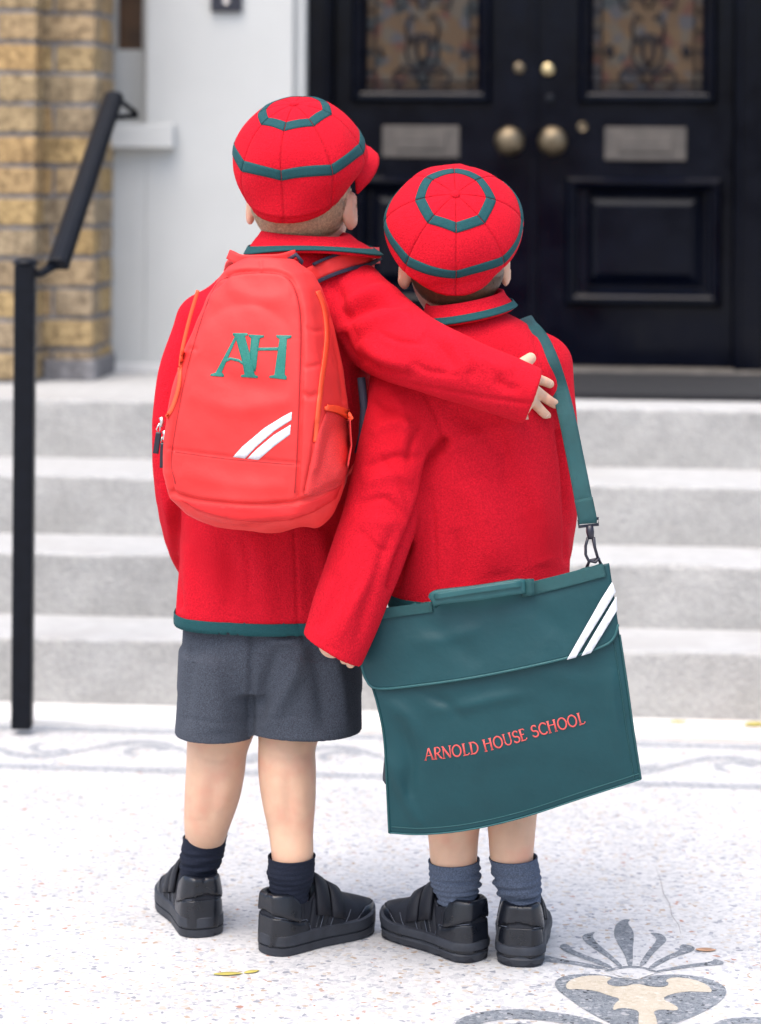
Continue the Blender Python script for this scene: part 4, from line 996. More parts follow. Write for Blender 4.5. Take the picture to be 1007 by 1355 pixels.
def make_sock(parent, pts, rad, material, seed, amp=0.0022):
    pts, rad = spline(pts, rad, 16); n = len(pts); seg = 40; vs_ = []; fs = []; rg = np.random.default_rng(seed); ph = rg.uniform(0, 6.28, 12)
    for i in range(n):
        t = i / (n - 1)
        for k in range(seg):
            a = 2 * math.pi * k / seg
            wr = math.sin(34 * t + 5 * math.sin(2.7 * t + ph[8]) + 1.6 * math.sin(a + ph[0]) + 0.9 * math.sin(2 * a + ph[1]) + ph[2]) * (0.55 + 0.45 * math.sin(a + ph[3] + 6 * t))
            wr += 0.5 * math.sin(71 * t + 1.6 * math.sin(a + ph[4]) + ph[5])
            e = amp * wr * min(1, 3.5 * (1 - t)) * (1 if t < 0.93 else 0.2)
            rr = rad[i] + e + 0.0012 * math.sin(a + ph[6] + 3 * t)
            if t > 0.96: rr += 0.0008
            vs_.append((pts[i, 0] + rr * math.cos(a), pts[i, 1] + rr * math.sin(a), pts[i, 2] + 0.002 * math.sin(a + ph[7])))
    for i in range(n - 1):
        for k in range(seg): fs.append((i * seg + k, i * seg + (k + 1) % seg, (i + 1) * seg + (k + 1) % seg, (i + 1) * seg + k))
    return mesh_obj('sock', vs_, fs, material, parent, True, solid=0.002, offset=-1)

def finger(F, pts, r0, r1, k=0.004):
    n = len(pts); F.chain(pts, np.linspace(r0, r1, n), k, fine=5)

def head(F, c, rotm, s=1.0):
    """head with face, ears and neck root in the head's own axes (x right, y forward, z up)"""
    c = np.array(c); L = lambda x, y, z: c + rotm @ (np.array([x, y, z]) * s)
    F.ell(L(0, -0.008, 0.018), np.array([0.071, 0.085, 0.080]) * s, 0.01, rot=rotm)      # skull
    F.ell(L(0, 0.022, -0.035), np.array([0.056, 0.060, 0.066]) * s, 0.03, rot=rotm)      # face
    F.ell(L(0, 0.048, -0.082), np.array([0.024, 0.020, 0.018]) * s, 0.03, rot=rotm)      # chin
    F.chain([L(0, 0.080, -0.008), L(0, 0.090, -0.026), L(0, 0.094, -0.034)], np.array([0.007, 0.009, 0.010]) * s, 0.008)
    for sx in (-1, 1):
        F.ell(L(sx * 0.027, 0.082, 0.0), np.array([0.015, 0.010, 0.009]) * s, 0.008, True, rot=rotm)   # eye sockets
        F.ell(L(sx * 0.030, 0.062, -0.040), np.array([0.022, 0.018, 0.018]) * s, 0.02, rot=rotm)      # cheeks
        er = rotm @ np.array(Matrix.Rotation(sx * R(-24), 3, 'Z'))
        F.ell(L(sx * 0.076, -0.004, -0.012), np.array([0.008, 0.018, 0.029]) * s, 0.006, rot=er)
        F.ell(L(sx * 0.083, 0.002, -0.008), np.array([0.005, 0.010, 0.017]) * s, 0.004, True, rot=er)
    F.chain([L(-0.018, 0.078, -0.060), L(0, 0.086, -0.057), L(0.018, 0.078, -0.060)], np.array([0.004, 0.006, 0.004]) * s, 0.006)
    F.chain([L(-0.015, 0.076, -0.068), L(0, 0.083, -0.069), L(0.015, 0.076, -0.068)], np.array([0.004, 0.006, 0.004]) * s, 0.006)
    return L
def eyes(parent, L, s):
    for sx in (-1, 1):
        c = L(sx * 0.027, 0.070, 0.0); b_ = MBld(); ax = L(0, 1, 0) - L(0, 0, 0)
        b_.lathe([(0.0005, -0.0105), (0.0075, -0.0075), (0.0105, 0), (0.0075, 0.0075), (0.0045, 0.0095)], c, ax, 16).build('eye', 'white', parent, True)
        MBld().lathe([(0.0046, 0.0093), (0.003, 0.0102), (0.0005, 0.0105)], c, ax, 16).build('iris', 'hair_dark', bpy.data.objects[parent.name], True)
def hair(parent, L, s, material, seed, nstr=5200, emax=-0.10):
    """cropped hair: a close cap over the back of the skull plus short strands"""
    rg = np.random.default_rng(seed); vs_ = []; fs = []
    for _ in range(nstr):
        a = rg.uniform(-1.9, 1.9); e = rg.uniform(-0.70, emax)            # round the back and sides
        x, y, z = math.sin(a) * 0.073, -0.008 - math.cos(a) * 0.087, 0.018
        ce = math.cos(e); p = np.array([x * ce, (y + 0.008) * ce - 0.008, 0.018 + 0.090 * math.sin(e)])
        n = np.array([math.sin(a) * ce, -math.cos(a) * ce, math.sin(e)]); tn = np.cross(n, [0, 0, 1]); tn /= np.linalg.norm(tn); dn = np.cross(tn, n) * (-1 if np.cross(tn, n)[2] > 0 else 1)
        ln = rg.uniform(0.008, 0.019); sw = rg.normal(0, 0.30); w_ = 0.00045
        d = dn * 0.95 + tn * sw + n * rg.uniform(0.0, 0.10); q0 = p - n * 0.001; q1 = p + d * ln * 0.5 + n * 0.0015; q2 = p + d * ln
        i = len(vs_)
        for q, ww in ((q0, w_), (q1, w_), (q2, w_ * 0.3)): vs_ += [L(*(q - tn * ww)), L(*(q + tn * ww))]
        fs += [(i, i + 1, i + 3, i + 2), (i + 2, i + 3, i + 5, i + 4)]
    # scalp shell
    i0 = len(vs_); na, ne = 40, 14
    for i in range(ne + 1):
        e = -0.72 + 0.75 * i / ne
        for k in range(na + 1):
            a = -1.85 + 3.7 * k / na; ce = math.cos(e); rr = 1.0 + 0.012 * math.sin(9 * a + 5 * e) + (0.0 if i else -0.03)
            vs_.append(L(math.sin(a) * 0.0735 * ce * rr, -0.006 - math.cos(a) * 0.0865 * ce * rr, 0.018 + 0.088 * math.sin(e) * rr))
    for i in range(ne):
        for k in range(na): fs.append((i0 + i * (na + 1) + k, i0 + (i + 1) * (na + 1) + k, i0 + (i + 1) * (na + 1) + k + 1, i0 + i * (na + 1) + k + 1))
    i0 = len(vs_); ne = 8                      # crown
    for i in range(ne + 1):
        e = 0.0 + 1.55 * i / ne
        for k in range(na + 1):
            a = -math.pi + 2 * math.pi * k / na; ce = math.cos(e)
            vs_.append(L(math.sin(a) * 0.0722 * ce, -0.008 - math.cos(a) * 0.0860 * ce, 0.018 + 0.0815 * math.sin(e)))
    for i in range(ne):
        for k in range(na): fs.append((i0 + i * (na + 1) + k, i0 + (i + 1) * (na + 1) + k, i0 + (i + 1) * (na + 1) + k + 1, i0 + i * (na + 1) + k + 1))
    return mesh_obj('hair', vs_, fs, material, parent, True)

def collar(parent, c_top, c_bot, rt, rb, yaw, tilt_t, tilt_b, gap=0.55, tw=0.013, droop=0.0):
    """turned-down collar: stand, roll and fall, edged in green braid; rt, rb = (half width, half depth)"""
    N = 60; rows = [(-0.25, 0.97), (0.0, 1.0), (0.12, 1.05), (0.35, None), (0.6, None), (0.8, None), (1.0, None)]
    def cp(t, a):
        cx_ = np.array(c_top) * (1 - max(t, 0)) + np.array(c_bot) * max(t, 0); w_ = rt[0] + (rb[0] - rt[0]) * max(t, 0) ** 0.8; d_ = rt[1] + (rb[1] - rt[1]) * max(t, 0) ** 0.8
        if t < 0: w_ *= 0.92; d_ *= 0.92
        x, y = math.sin(a + yaw) * w_, -math.cos(a + yaw) * d_
        tl = tilt_t + (tilt_b - tilt_t) * max(t, 0)
        z = cx_[2] + (0.03 * t if t < 0 else 0) + tl[0] * x + tl[1] * y - droop * max(t, 0) * (x / rb[0]) ** 2 + 0.004 * math.sin(math.pi * min(max(t, 0) * 4, 1))
        return np.array([cx_[0] + x, cx_[1] + y, z])
    A = np.linspace(-math.pi + gap, math.pi - gap, N)
    hgt = np.linalg.norm(cp(0, 0) - cp(1, 0)); tt = 1 - tw / hgt
    def band(t0, t1, n, out):
        vs_ = []; fs = []
        for i in range(n + 1):
            t = t0 + (t1 - t0) * i / n
            for a in A:
                q = cp(t, a); vs_.append(q + out * np.array([math.sin(a + yaw), -math.cos(a + yaw), 0.3]))
        for i in range(n):
            for k in range(N - 1): fs.append((i * N + k, (i + 1) * N + k, (i + 1) * N + k + 1, i * N + k + 1))
        return vs_, fs
    v1, f1 = band(-0.4, 1.0, 16, 0.0); col_ = mesh_obj('collar', v1, f1, 'wool', parent, True, solid=0.004, offset=-1)
    v1, f1 = band(tt, 1.0, 5, 0.0012); mesh_obj('collar_braid', v1, f1, 'trim', col_, True, solid=0.0018, offset=1)
    return col_
def cut_end(F, c, n, r_, depth, inner):
    """trim a sleeve square at c (n points out of the sleeve) and hollow the cuff"""
    c = np.array(c); n = np.array(n) / np.linalg.norm(n)
    def half(X, Y, Z):
        d = (X - c[0]) * n[0] + (Y - c[1]) * n[1] + (Z - c[2]) * n[2]
        rad = np.sqrt((X - c[0]) ** 2 + (Y - c[1]) ** 2 + (Z - c[2]) ** 2)
        return np.maximum(-d, rad - r_)
    F.put(half, c - r_, c + r_, 0, True)
    F.cone(c - n * depth, c + n * 0.02, inner, inner, 0, True)

# ------------------------------------------------------------------ taller child
DA, DB = 3.93, 3.86
pa = empty('person', tuple(on_z(330, 1225, 0.0))); tag(pa, 'taller child in red blazer and navy socks, arm round the other child', 'person')
pb_ = empty('person', tuple(on_z(640, 1245, 0.0))); tag(pb_, 'shorter child in red blazer and grey socks, hand on the other child', 'person')

hlA = on_z(274, 1241, 0.0); hrA = on_z(347, 1262, 0.0); hlB = on_z(638, 1272, 0.0); hrB = on_z(685, 1281, 0.0)
shA1, WA1 = make_shoe(pa, hlA[:2], R(-21), 0.205, 0.0388, 1, 0)
shA2, WA2 = make_shoe(pa, hrA[:2], R(52), 0.205, 0.0388, -1, 0)
shB1, WB1 = make_shoe(pb_, hlB[:2], R(-45), 0.200, 0.0388, 1, 1)
shB2, WB2 = make_shoe(pb_, hrB[:2], R(9), 0.200, 0.0388, -1, 1)
def sock_for(par, Wf, px, py, rpx, mat_, seed, amp):
    b0 = np.array(Wf(0.048, 0, 0.030)); D = b0[1]; s_ = FP / D; top = P(px, py, D); r_ = rpx / s_
    low = np.array(Wf(0.048, 0, 0.062)); mid = (low + top) / 2
    make_sock(par, [b0, low, mid, top], [0.0225, 0.0268, r_ * 1.02, r_ * 1.035], mat_, seed, amp); return D, top
DA1, tA1 = sock_for(pa, WA1, 270.5, 1106, 28, 'sock_navy', 1, 0.0013)
DA2, tA2 = sock_for(pa, WA2, 387, 1132, 30, 'sock_navy', 2, 0.0013)
DB1, tB1 = sock_for(pb_, WB1, 601, 1138, 32.5, 'sock_grey', 3, 0.0026)
DB2, tB2 = sock_for(pb_, WB2, 678, 1134, 30.5, 'sock_grey', 4, 0.0026)

def legs(F, specs):
    for rows, Wf in specs:
        pts = [P(x, y, D) for x, y, D, r_ in rows]; rad = [r_ for *_, r_ in rows]
        pts += [np.array(Wf(0.048, 0, 0.060)), np.array(Wf(0.050, 0, 0.036))]; rad += [0.0225, 0.020]
        F.chain(pts, rad, 0.012, fine=6)
        F.chain([np.array(Wf(0.055, 0, 0.030)), np.array(Wf(0.10, 0, 0.024)), np.array(Wf(0.15, 0, 0.022))], [0.019, 0.016, 0.014], 0.006)

# joints of the arms (shared by the body and the sleeves)
A_l = [P(272, 428, 3.93), P(244, 520, 3.915), P(240, 640, 3.925), P(262, 735, 4.03)]
A_r = [P(466, 402, 3.89), P(516, 448, 3.80), P(568, 474, 3.715), P(640, 500, 3.690), P(712, 528, 3.690)]
B_l = [P(540, 490, 3.85), P(532, 570, 3.80), P(505, 680, 3.76), P(468, 780, 3.735), P(434, 872, 3.722)]
B_r = [P(717, 484, 3.865), P(727, 560, 3.855), P(726, 670, 3.87), P(722, 740, 3.97)]

# ---- blazers (solids first: other things are laid on them)
FA = Field((-0.36, 3.60, 0.43), (0.27, 4.13, 1.09), 0.003)
rowsA = ramp_rows([(326, 362, 446, 3.915, 0.060), (340, 332, 474, 3.92, 0.075), (360, 298, 492, DA, 0.088), (395, 268, 496, DA, 0.100), (450, 256, 494, DA, 0.104), (550, 248, 488, DA, 0.106), (650, 242, 482, DA, 0.104), (750, 236, 476, DA, 0.106), (823, 231, 474, DA, 0.110)])
FA.loft(rowsA, 2.35)
FA.chain(A_l + [P(300, 770, 4.09)], [0.046, 0.042, 0.041, 0.039, 0.038], 0.022)
A_r2 = A_r[:-1] + [P(735, 535, 3.690)]
FA.chain(A_r2, [0.060, 0.060, 0.050, 0.0440, 0.038], 0.022)
cA = P(705, 523.5, 3.690); nA = P(740, 537, 3.690) - P(705, 523.5, 3.690); cut_end(FA, cA, nA, 0.07, 0.02, 0.031)
zhA = rowsA[-1][0]
FA.loft([(zhA - 0.01, rowsA[-1][1], DA, rowsA[-1][3] - 0.008, 0.102), (zhA + 0.03, rowsA[-1][1], DA, rowsA[-1][3] - 0.010, 0.098)], 2.35, 0, True)

FB = Field((-0.13, 3.60, 0.33), (0.36, 4.13, 1.00), 0.003)
rowsB = ramp_rows([(410, 590, 656, 3.85, 0.050), (422, 572, 684, 3.855, 0.066), (440, 542, 714, DB, 0.084), (468, 520, 738, DB, 0.098), (520, 514, 745, DB, 0.105), (600, 515, 751, DB, 0.106), (700, 516, 753, DB, 0.104), (770, 516, 753, DB, 0.104), (800, 515, 753, DB, 0.106)])
FB.loft(rowsB, 2.35)
FB.chain(B_l[:-1] + [P(425, 898, 3.720)], [0.055, 0.058, 0.055, 0.051, 0.045], 0.020)
FB.chain(B_r + [P(700, 770, 4.03)], [0.046, 0.042, 0.040, 0.038, 0.038], 0.022)
cB = P(437, 860, 3.722); nB = P(417, 897, 3.722) - P(437, 860, 3.722); cut_end(FB, cB, nB, 0.10, 0.02, 0.037)
zhB = rowsB[-1][0]
FB.loft([(zhB - 0.01, rowsB[-1][1], DB, rowsB[-1][3] - 0.008, 0.098), (zhB + 0.03, rowsB[-1][1], DB, rowsB[-1][3] - 0.010, 0.094)], 2.35, 0, True)

def cloth(field, items, seed, amp=0.0022, f1=16):
    v, f = field.mesh(3); n = normals(v, f)
    v = v + n * (amp * wob(v * np.array([1, 1, 0.7]), f1, seed) + 0.0007 * wob(v, 55, seed + 1))[:, None]
    v = folds(v, f, items); return relax(v, f, 1, 0.3), f

fa_items = [
 ([(455, 425), (478, 408), (505, 398), (538, 402)], 7, -0.0060), ([(450, 408), (480, 392), (510, 384), (540, 384)], 9, 0.0045), ([(470, 436), (505, 420), (545, 415)], 9, 0.0035),
 ([(453, 440), (458, 462), (478, 487)], 6, -0.0050), ([(478, 450), (500, 470), (540, 486)], 10, 0.0035), ([(470, 470), (500, 487), (550, 500)], 7, -0.0030),
 ([(471, 482), (512, 502), (573, 514), (634, 525), (703, 535)], 2.8, -0.0030, False),
 ([(560, 440), (585, 462), (600, 490)], 10, -0.0035), ([(585, 440), (612, 465), (622, 492)], 9, 0.0028), ([(620, 470), (650, 485), (680, 490)], 9, 0.002), ([(655, 500), (672, 512), (690, 515)], 6, -0.002),
 ([(412, 372), (430, 420), (452, 470), (462, 540)], 2.8, -0.003, False), ([(440, 372), (452, 400), (455, 430)], 8, -0.003),
 ([(246, 420), (240, 500), (240, 560)], 3, -0.002), ([(232, 650), (232, 720), (236, 800)], 5, -0.006, False), ([(246, 720), (250, 780), (250, 830)], 9, 0.002),
 ([(300, 700), (305, 760), (302, 830)], 14, -0.0025), ([(390, 700), (392, 760), (395, 830)], 2.6, -0.0022, False), ([(345, 705), (350, 770), (350, 830)], 16, 0.002), ([(425, 700), (430, 760), (432, 820)], 12, 0.003),
 ([(500, 440), (530, 452), (565, 455)], 4, -0.0016), ([(545, 480), (570, 492), (610, 497)], 4, -0.0014), ([(600, 455), (620, 478), (628, 505)], 4, -0.0014), ([(640, 480), (660, 500), (668, 520)], 4, -0.0012), ([(320, 705), (330, 750), (328, 800)], 5, -0.001), ([(215, 640), (225, 690), (232, 740)], 7, 0.0025), ([(208, 560), (222, 600), (224, 660)], 6, -0.003)]
vA, fA = cloth(FA, fa_items, 31)
jA = mesh_obj('blazer', vA, fA, 'wool', pa, True)
fb_items = [
 ([(562, 520), (575, 545), (588, 580), (586, 598)], 3.2, -0.0040, False), ([(588, 585), (572, 612), (562, 660), (545, 705), (530, 742), (520, 775)], 6, -0.0075, False),
 ([(571, 650), (575, 707), (577, 765)], 2.6, -0.0024, False), ([(741, 570), (749, 650), (751, 740)], 4, -0.004, False), ([(705, 440), (722, 500), (735, 560), (743, 600)], 2.6, -0.002, False),
 ([(592, 540), (640, 570), (690, 640)], 13, -0.0035), ([(600, 515), (650, 540), (700, 590)], 12, 0.003), ([(575, 600), (620, 580), (690, 560)], 10, 0.0025), ([(590, 620), (640, 680), (660, 760)], 18, 0.003), ([(620, 590), (690, 660), (720, 740)], 16, -0.003), ([(700, 600), (715, 680), (718, 750)], 14, 0.0025), ([(600, 700), (610, 740), (612, 780)], 12, -0.0025),
 ([(490, 575), (520, 560), (555, 570)], 8, 0.0020), ([(480, 620), (520, 605), (562, 606)], 6, -0.0026), ([(478, 640), (520, 628), (548, 636)], 9, 0.0020), ([(470, 668), (510, 660), (540, 690)], 5, -0.0022), ([(465, 690), (500, 690), (540, 700)], 9, 0.0012),
 ([(505, 740), (480, 780), (455, 820), (440, 855)], 12, 0.0025), ([(450, 760), (440, 800), (420, 835)], 8, -0.002), ([(525, 690), (505, 740), (485, 800), (470, 860)], 7, -0.002), ([(490, 530), (510, 545), (545, 548)], 7, -0.003),
 ([(520, 520), (535, 560), (530, 610)], 9, 0.003), ([(500, 600), (530, 640), (545, 680)], 4, -0.0014), ([(475, 700), (500, 725), (520, 730)], 4, -0.0016), ([(560, 560), (545, 585), (540, 615)], 4, -0.0018), ([(640, 540), (665, 580), (672, 640)], 5, -0.0012), ([(600, 640), (640, 630), (690, 640)], 5, -0.0010), ([(480, 760), (462, 790), (452, 830)], 4, -0.0012)]
vB, fB = cloth(FB, fb_items, 47)
jB = mesh_obj('blazer', vB, fB, 'wool', pb_, True)

SA, SB = Surf(vA, fA), Surf(vB, fB)
def hem_trim(v, f, zh, hgt, parent, clear=None):
    v = v.copy(); n = normals(v, f); zt_ = zh + hgt
    keep = lambda c: (c[:, 2] < zt_) & (c[:, 2] > zh + 0.0005) if clear is None else (c[:, 2] < zt_) & (c[:, 2] > zh + 0.0005) & clear(c)
    c = v[f].mean(1); k = keep(c); fn = n[f].mean(1); cen_ = v[v[:, 2] < zt_].mean(0); out = ((c - cen_)[:, :2] * fn[:, :2]).sum(1) > 0
    g_ = f[k & out & (np.abs(fn[:, 2]) < 0.8)]
    u, inv = np.unique(g_, return_inverse=True); w_ = v[u] + n[u] * 0.0010; w_[:, 2] = np.where(w_[:, 2] > zt_ - 0.003, zt_, w_[:, 2]); w_[:, 2] = np.where(w_[:, 2] < zh + 0.003, zh - 0.0005, w_[:, 2])
    return mesh_obj('hem_braid', w_, inv.reshape(g_.shape), 'trim', parent, True, solid=0.0016, offset=1)
hem_trim(vA, fA, zhA, 0.0165, jA, lambda c: c[:, 1] < 4.2)
hem_trim(vB, fB, zhB, 0.0165, jB, lambda c: (c[:, 0] > -0.005 + (c[:, 1] - 3.76) * 0) & (c[:, 1] > 3.745))
# cuff rims of the sleeves are part of the blazer; collars
collar(jA, P(404, 308, 3.922), P(415, 327, 3.905), (0.058, 0.060), (0.101, 0.082), R(4), np.array([-0.06, 0.06]), np.array([0.0, 0.03]), droop=0.012)
collar(jB, P(614, 394, 3.852), P(619, 417, 3.846), (0.054, 0.058), (0.070, 0.076), R(0), np.array([0.19, 0.06]), np.array([0.20, 0.06]))

skin_items = [([(258, 1001), (288, 1007), (318, 1000)], 3.2, -0.0012), ([(262, 1010), (290, 1016), (312, 1011)], 3.0, -0.0007), ([(352, 998), (380, 1004), (408, 998)], 3.2, -0.0012), ([(356, 1008), (380, 1012), (402, 1008)], 3, -0.0007),
 ([(284, 1020), (281, 1060), (276, 1090)], 6, -0.0007), ([(380, 1020), (382, 1065), (385, 1100)], 6, -0.0007), ([(266, 1030), (262, 1060), (262, 1085)], 9, 0.0010), ([(364, 1030), (366, 1060), (370, 1090)], 9, 0.0010), ([(398, 1030), (400, 1055), (400, 1080)], 9, 0.0010), ([(300, 1030), (298, 1055), (292, 1075)], 9, 0.0010),
 ([(600, 1085), (600, 1110), (601, 1135)], 6, -0.0006), ([(677, 1085), (677, 1110), (678, 1130)], 6, -0.0006),
 ([(711, 500), (709, 508)], 1.8, -0.0006, False), ([(716, 520), (712, 528)], 1.8, -0.0006, False), ([(724, 524), (720, 532)], 1.8, -0.0005, False), ([(710, 531), (704, 538)], 1.8, -0.0006, False), ([(717, 541), (711, 547)], 1.8, -0.0005, False)]
# ---- bodies: one continuous skin surface each
def body(parent, legspec, arms, spine, hd, hand_fn, lo, hi):
    F = Field(lo, hi, 0.0035)
    F.chain([p for p, r_ in spine], [r_ for p, r_ in spine], 0.02)
    legs(F, legspec)
    for pts, rad in arms: F.chain(pts, rad, 0.02)
    Lh = head(F, *hd)
    v, f = F.mesh(2)
    H_ = Field(*hand_fn[0]); hand_fn[1](H_); v2, f2 = H_.mesh(1)
    V_ = np.vstack([v, v2]); F_ = np.vstack([f, f2 + len(v)])
    V_ = folds(V_, F_, skin_items)
    return mesh_obj('body', V_, F_, 'skin', parent, True), Lh
# taller child's right hand lies on the other's back, four fingers showing past the cuff
def on_B(px, py, lift): 
    D = SB.hit(np.array([px]), np.array([py]), 3.66, 3.95)[0]; return P(px, py, (3.78 if np.isnan(D) else D) - lift)
def handA(F):
    c0 = P(672, 510, 3.692); c1 = P(700, 520, 3.700)
    F.chain([P(640, 502, 3.690), c0], [0.021, 0.021], 0.01)
    for (x0, y0, x1, y1) in ((690, 500, 703, 504), (690, 510, 704, 516), (688, 520, 700, 530), (682, 528, 692, 541)): F.chain([P(x0 - 22, y0 - 4, 3.694), P(x0, y0, 3.698), P(x1, y1, 3.702)], [0.015, 0.012, 0.010], 0.008)
    for pts, r_ in (([(700, 500), (712, 502), (721, 505), (727.5, 508)], 0.0074), ([(702, 512), (714, 521), (725, 529), (734, 534.5)], 0.0078), ([(698, 523), (708, 534), (716, 543), (723.5, 550)], 0.0074), ([(688, 534), (692, 546), (694, 554), (695.5, 559)], 0.0064)):
        n = len(pts); q = [P(pts[0][0], pts[0][1], 3.700)] + [on_B(x, y, l) for (x, y), l in zip(pts[1:], (0.014, 0.010, 0.007))]
        finger(F, q, r_ * 1.08, r_ * 0.86)
        nb = q[-1]; 
    F.chain([P(676, 500, 3.70), P(690, 484, 3.71), P(702, 474, 3.725)], [0.012, 0.010, 0.008], 0.008)   # thumb, up under the cuff
def handB(F):
    F.chain([P(452, 822, 3.728), P(440, 852, 3.724)], [0.020, 0.020], 0.008)
    for k, (x, y, x2, y2) in enumerate(((454, 854, 464, 878), (448, 854, 456, 873), (443, 850, 448, 862), (438, 846, 441, 855))):
        finger(F, [P(446, 842, 3.726 + 0.004 * k), P(x, y, 3.728 + 0.006 * k), P((x + x2) / 2 + 2, (y + y2) / 2, 3.730 + 0.008 * k), P(x2, y2, 3.736 + 0.010 * k)], 0.0082, 0.0068)
    F.chain([P(448, 838, 3.72), P(462, 856, 3.735), P(466, 872, 3.745)], [0.010, 0.008, 0.007], 0.006)
hdA = (P(399, 265, 3.938), rot3(R(-13), R(3), R(2)), 1.02)
hdB = (P(602, 345, 3.872), rot3(R(8), R(16), R(-2)), 1.00)
spA = [(P(352, 800, DA), 0.085), (P(356, 650, DA), 0.085), (P(368, 480, DA), 0.088), (P(385, 400, DA), 0.075), (P(398, 340, 3.925), 0.042), (P(399, 270, 3.92), 0.040)]
spB = [(P(634, 780, DB), 0.085), (P(633, 680, DB), 0.083), (P(630, 540, DB), 0.085), (P(624, 470, DB), 0.072), (P(612, 415, 3.86), 0.041), (P(604, 350, 3.858), 0.040)]
legA = [([(304, 830, 3.94, 0.066), (298, 930, 3.945, 0.055), (288, 985, 3.945, 0.0460), (285, 1020, 3.945, 0.0440), (281, 1050, 3.948, 0.0415), (274, 1088, 3.955, 0.0345), (271, 1112, DA1, 0.0295)], WA1),
        ([(398, 830, 3.93, 0.066), (388, 930, 3.925, 0.052), (380, 985, 3.915, 0.0430), (380, 1020, 3.91, 0.0428), (382, 1055, 3.905, 0.0400), (385, 1100, 3.895, 0.0330), (387, 1138, DA2, 0.0300)], WA2)]
legB = [([(592, 830, 3.87, 0.062), (596, 950, 3.87, 0.050), (599, 1040, 3.865, 0.042), (600, 1080, 3.86, 0.0400), (600, 1110, 3.858, 0.0365), (601, 1145, DB1, 0.0330)], WB1),
        ([(676, 830, 3.87, 0.062), (676, 950, 3.865, 0.050), (676, 1030, 3.855, 0.0405), (677, 1070, 3.85, 0.0375), (677, 1105, 3.84, 0.0340), (678, 1142, DB2, 0.0305)], WB2)]
armA = [(A_l, [0.036, 0.033, 0.030, 0.024]), (A_r[:-1] + [P(672, 510, 3.692)], [0.042, 0.036, 0.031, 0.027, 0.022])]
armB = [(B_l[:-1] + [P(452, 822, 3.728)], [0.040, 0.035, 0.030, 0.025, 0.021]), (B_r, [0.036, 0.032, 0.029, 0.024])]
bA, LA = body(pa, legA, armA, spA, hdA, (((0.12, 3.64, 0.79), (0.29, 3.82, 0.91), 0.0016), handA), (-0.36, 3.62, 0.0), (0.22, 4.14, 1.24))
bB, LB = body(pb_, legB, armB, spB, hdB, (((-0.12, 3.67, 0.41), (0.0, 3.82, 0.53), 0.0018), handB), (-0.14, 3.62, 0.0), (0.34, 4.12, 1.16))
eyes(bA, LA, 1); eyes(bB, LB, 1)
hair(pa, LA, 1, 'hair_fair', 5); hair(pb_, LB, 1, 'hair_dark', 6, emax=-0.25)
# finger nails
def nail(px, py, lift, ang):
    c = on_B(px, py, lift); b_ = MBld(); vs_ = []; fs = []
    for i in range(5):
        for k in range(5):
            a, b = (i / 4 - 0.5), (k / 4 - 0.5); rr = 1 if abs(a) < 0.45 else 0.8
            dx, dz = a * 0.0085, b * 0.0068 * rr; x = dx * math.cos(ang) - dz * math.sin(ang); z = -(dx * math.sin(ang) + dz * math.cos(ang)) if False else dx * math.sin(ang) + dz * math.cos(ang)
            vs_.append((c[0] + x, c[1] + 0.0022 * (2 * b) ** 2, c[2] + z))
    for i in range(4):
        for k in range(4): fs.append((i * 5 + k, (i + 1) * 5 + k, (i + 1) * 5 + k + 1, i * 5 + k + 1))
    mesh_obj('nail', vs_, fs, 'nail', bA, True, solid=0.0006)
M['nail'] = mat('nail', (0.80, 0.56, 0.46), 0.3)
nail(725.5, 507, 0.0134, R(-20)); nail(731.0, 533, 0.0138, R(-32)); nail(721.5, 548, 0.0134, R(-42)); 

# ---- caps
capA, _ = make_cap(pa, P(396, 211, 3.912), 0.0990, 0.089, rot3(R(-14), R(25), R(1)), 0.037, 0.050, 0.16, R(38))
capB, _ = make_cap(pb_, P(601, 303, 3.845), 0.1005, 0.078, rot3(R(1), R(49), R(-1)), 0.013, 0.05, 0.06)

# ---- shorts
def shorts(parent, rows_top, legs_rows, lo, hi, hemz, items, seed):
    F = Field(lo, hi, 0.003); F.loft(rows_top, 2.4)
    for rw in legs_rows: F.loft(rw, 2.3, 0.012)
    for rw in legs_rows:                        # hollow the legs at the hem
        z0, cx_, cy_, a, b = min(rw); F.loft([(z0 - 0.01, cx_, cy_, a - 0.006, b - 0.006), (z0 + 0.03, cx_, cy_, a - 0.007, b - 0.007)], 2.3, 0, True)
    v, f = F.mesh(3); n = normals(v, f); v = v + n * (0.0022 * wob(v * np.array([1, 1, 0.4]), 26, seed))[:, None]
    v = folds(v, f, items); return mesh_obj('shorts', relax(v, f, 1, 0.3), f, 'grey', parent, True)
sh_items = [([(333, 835), (332, 900), (331, 985)], 3.9, -0.0062, False, 3.93), ([(240, 950), (290, 955), (330, 951)], 2.2, -0.0016, False), ([(330, 950), (400, 948), (478, 944)], 2.2, -0.0016, False),
            ([(400, 850), (385, 900), (350, 965)], 12, 0.0040), ([(372, 850), (355, 900), (345, 960)], 9, -0.0030), ([(415, 850), (425, 910), (430, 970)], 12, -0.0035), ([(440, 850), (452, 910), (458, 970)], 9, 0.0025), ([(280, 860), (285, 910), (292, 970)], 16, 0.003), ([(255, 850), (250, 910), (246, 965)], 8, -0.002), ([(355, 842), (370, 850), (400, 846)], 8, 0.003)]
shorts(pa, ramp_rows([(760, 250, 462, DA, 0.092), (810, 244, 470, DA, 0.094), (880, 240, 474, DA, 0.094), (905, 240, 474, DA, 0.085)]),
       [ramp_rows([(860, 238, 342, 3.930, 0.090), (920, 234, 341, 3.930, 0.088), (970, 230, 338, 3.930, 0.086)]), ramp_rows([(860, 322, 478, 3.925, 0.091), (920, 322, 479, 3.925, 0.088), (965, 325, 480, 3.920, 0.086)])], (-0.33, 3.80, 0.27), (0.02, 4.06, 0.56), 0, sh_items, 71)
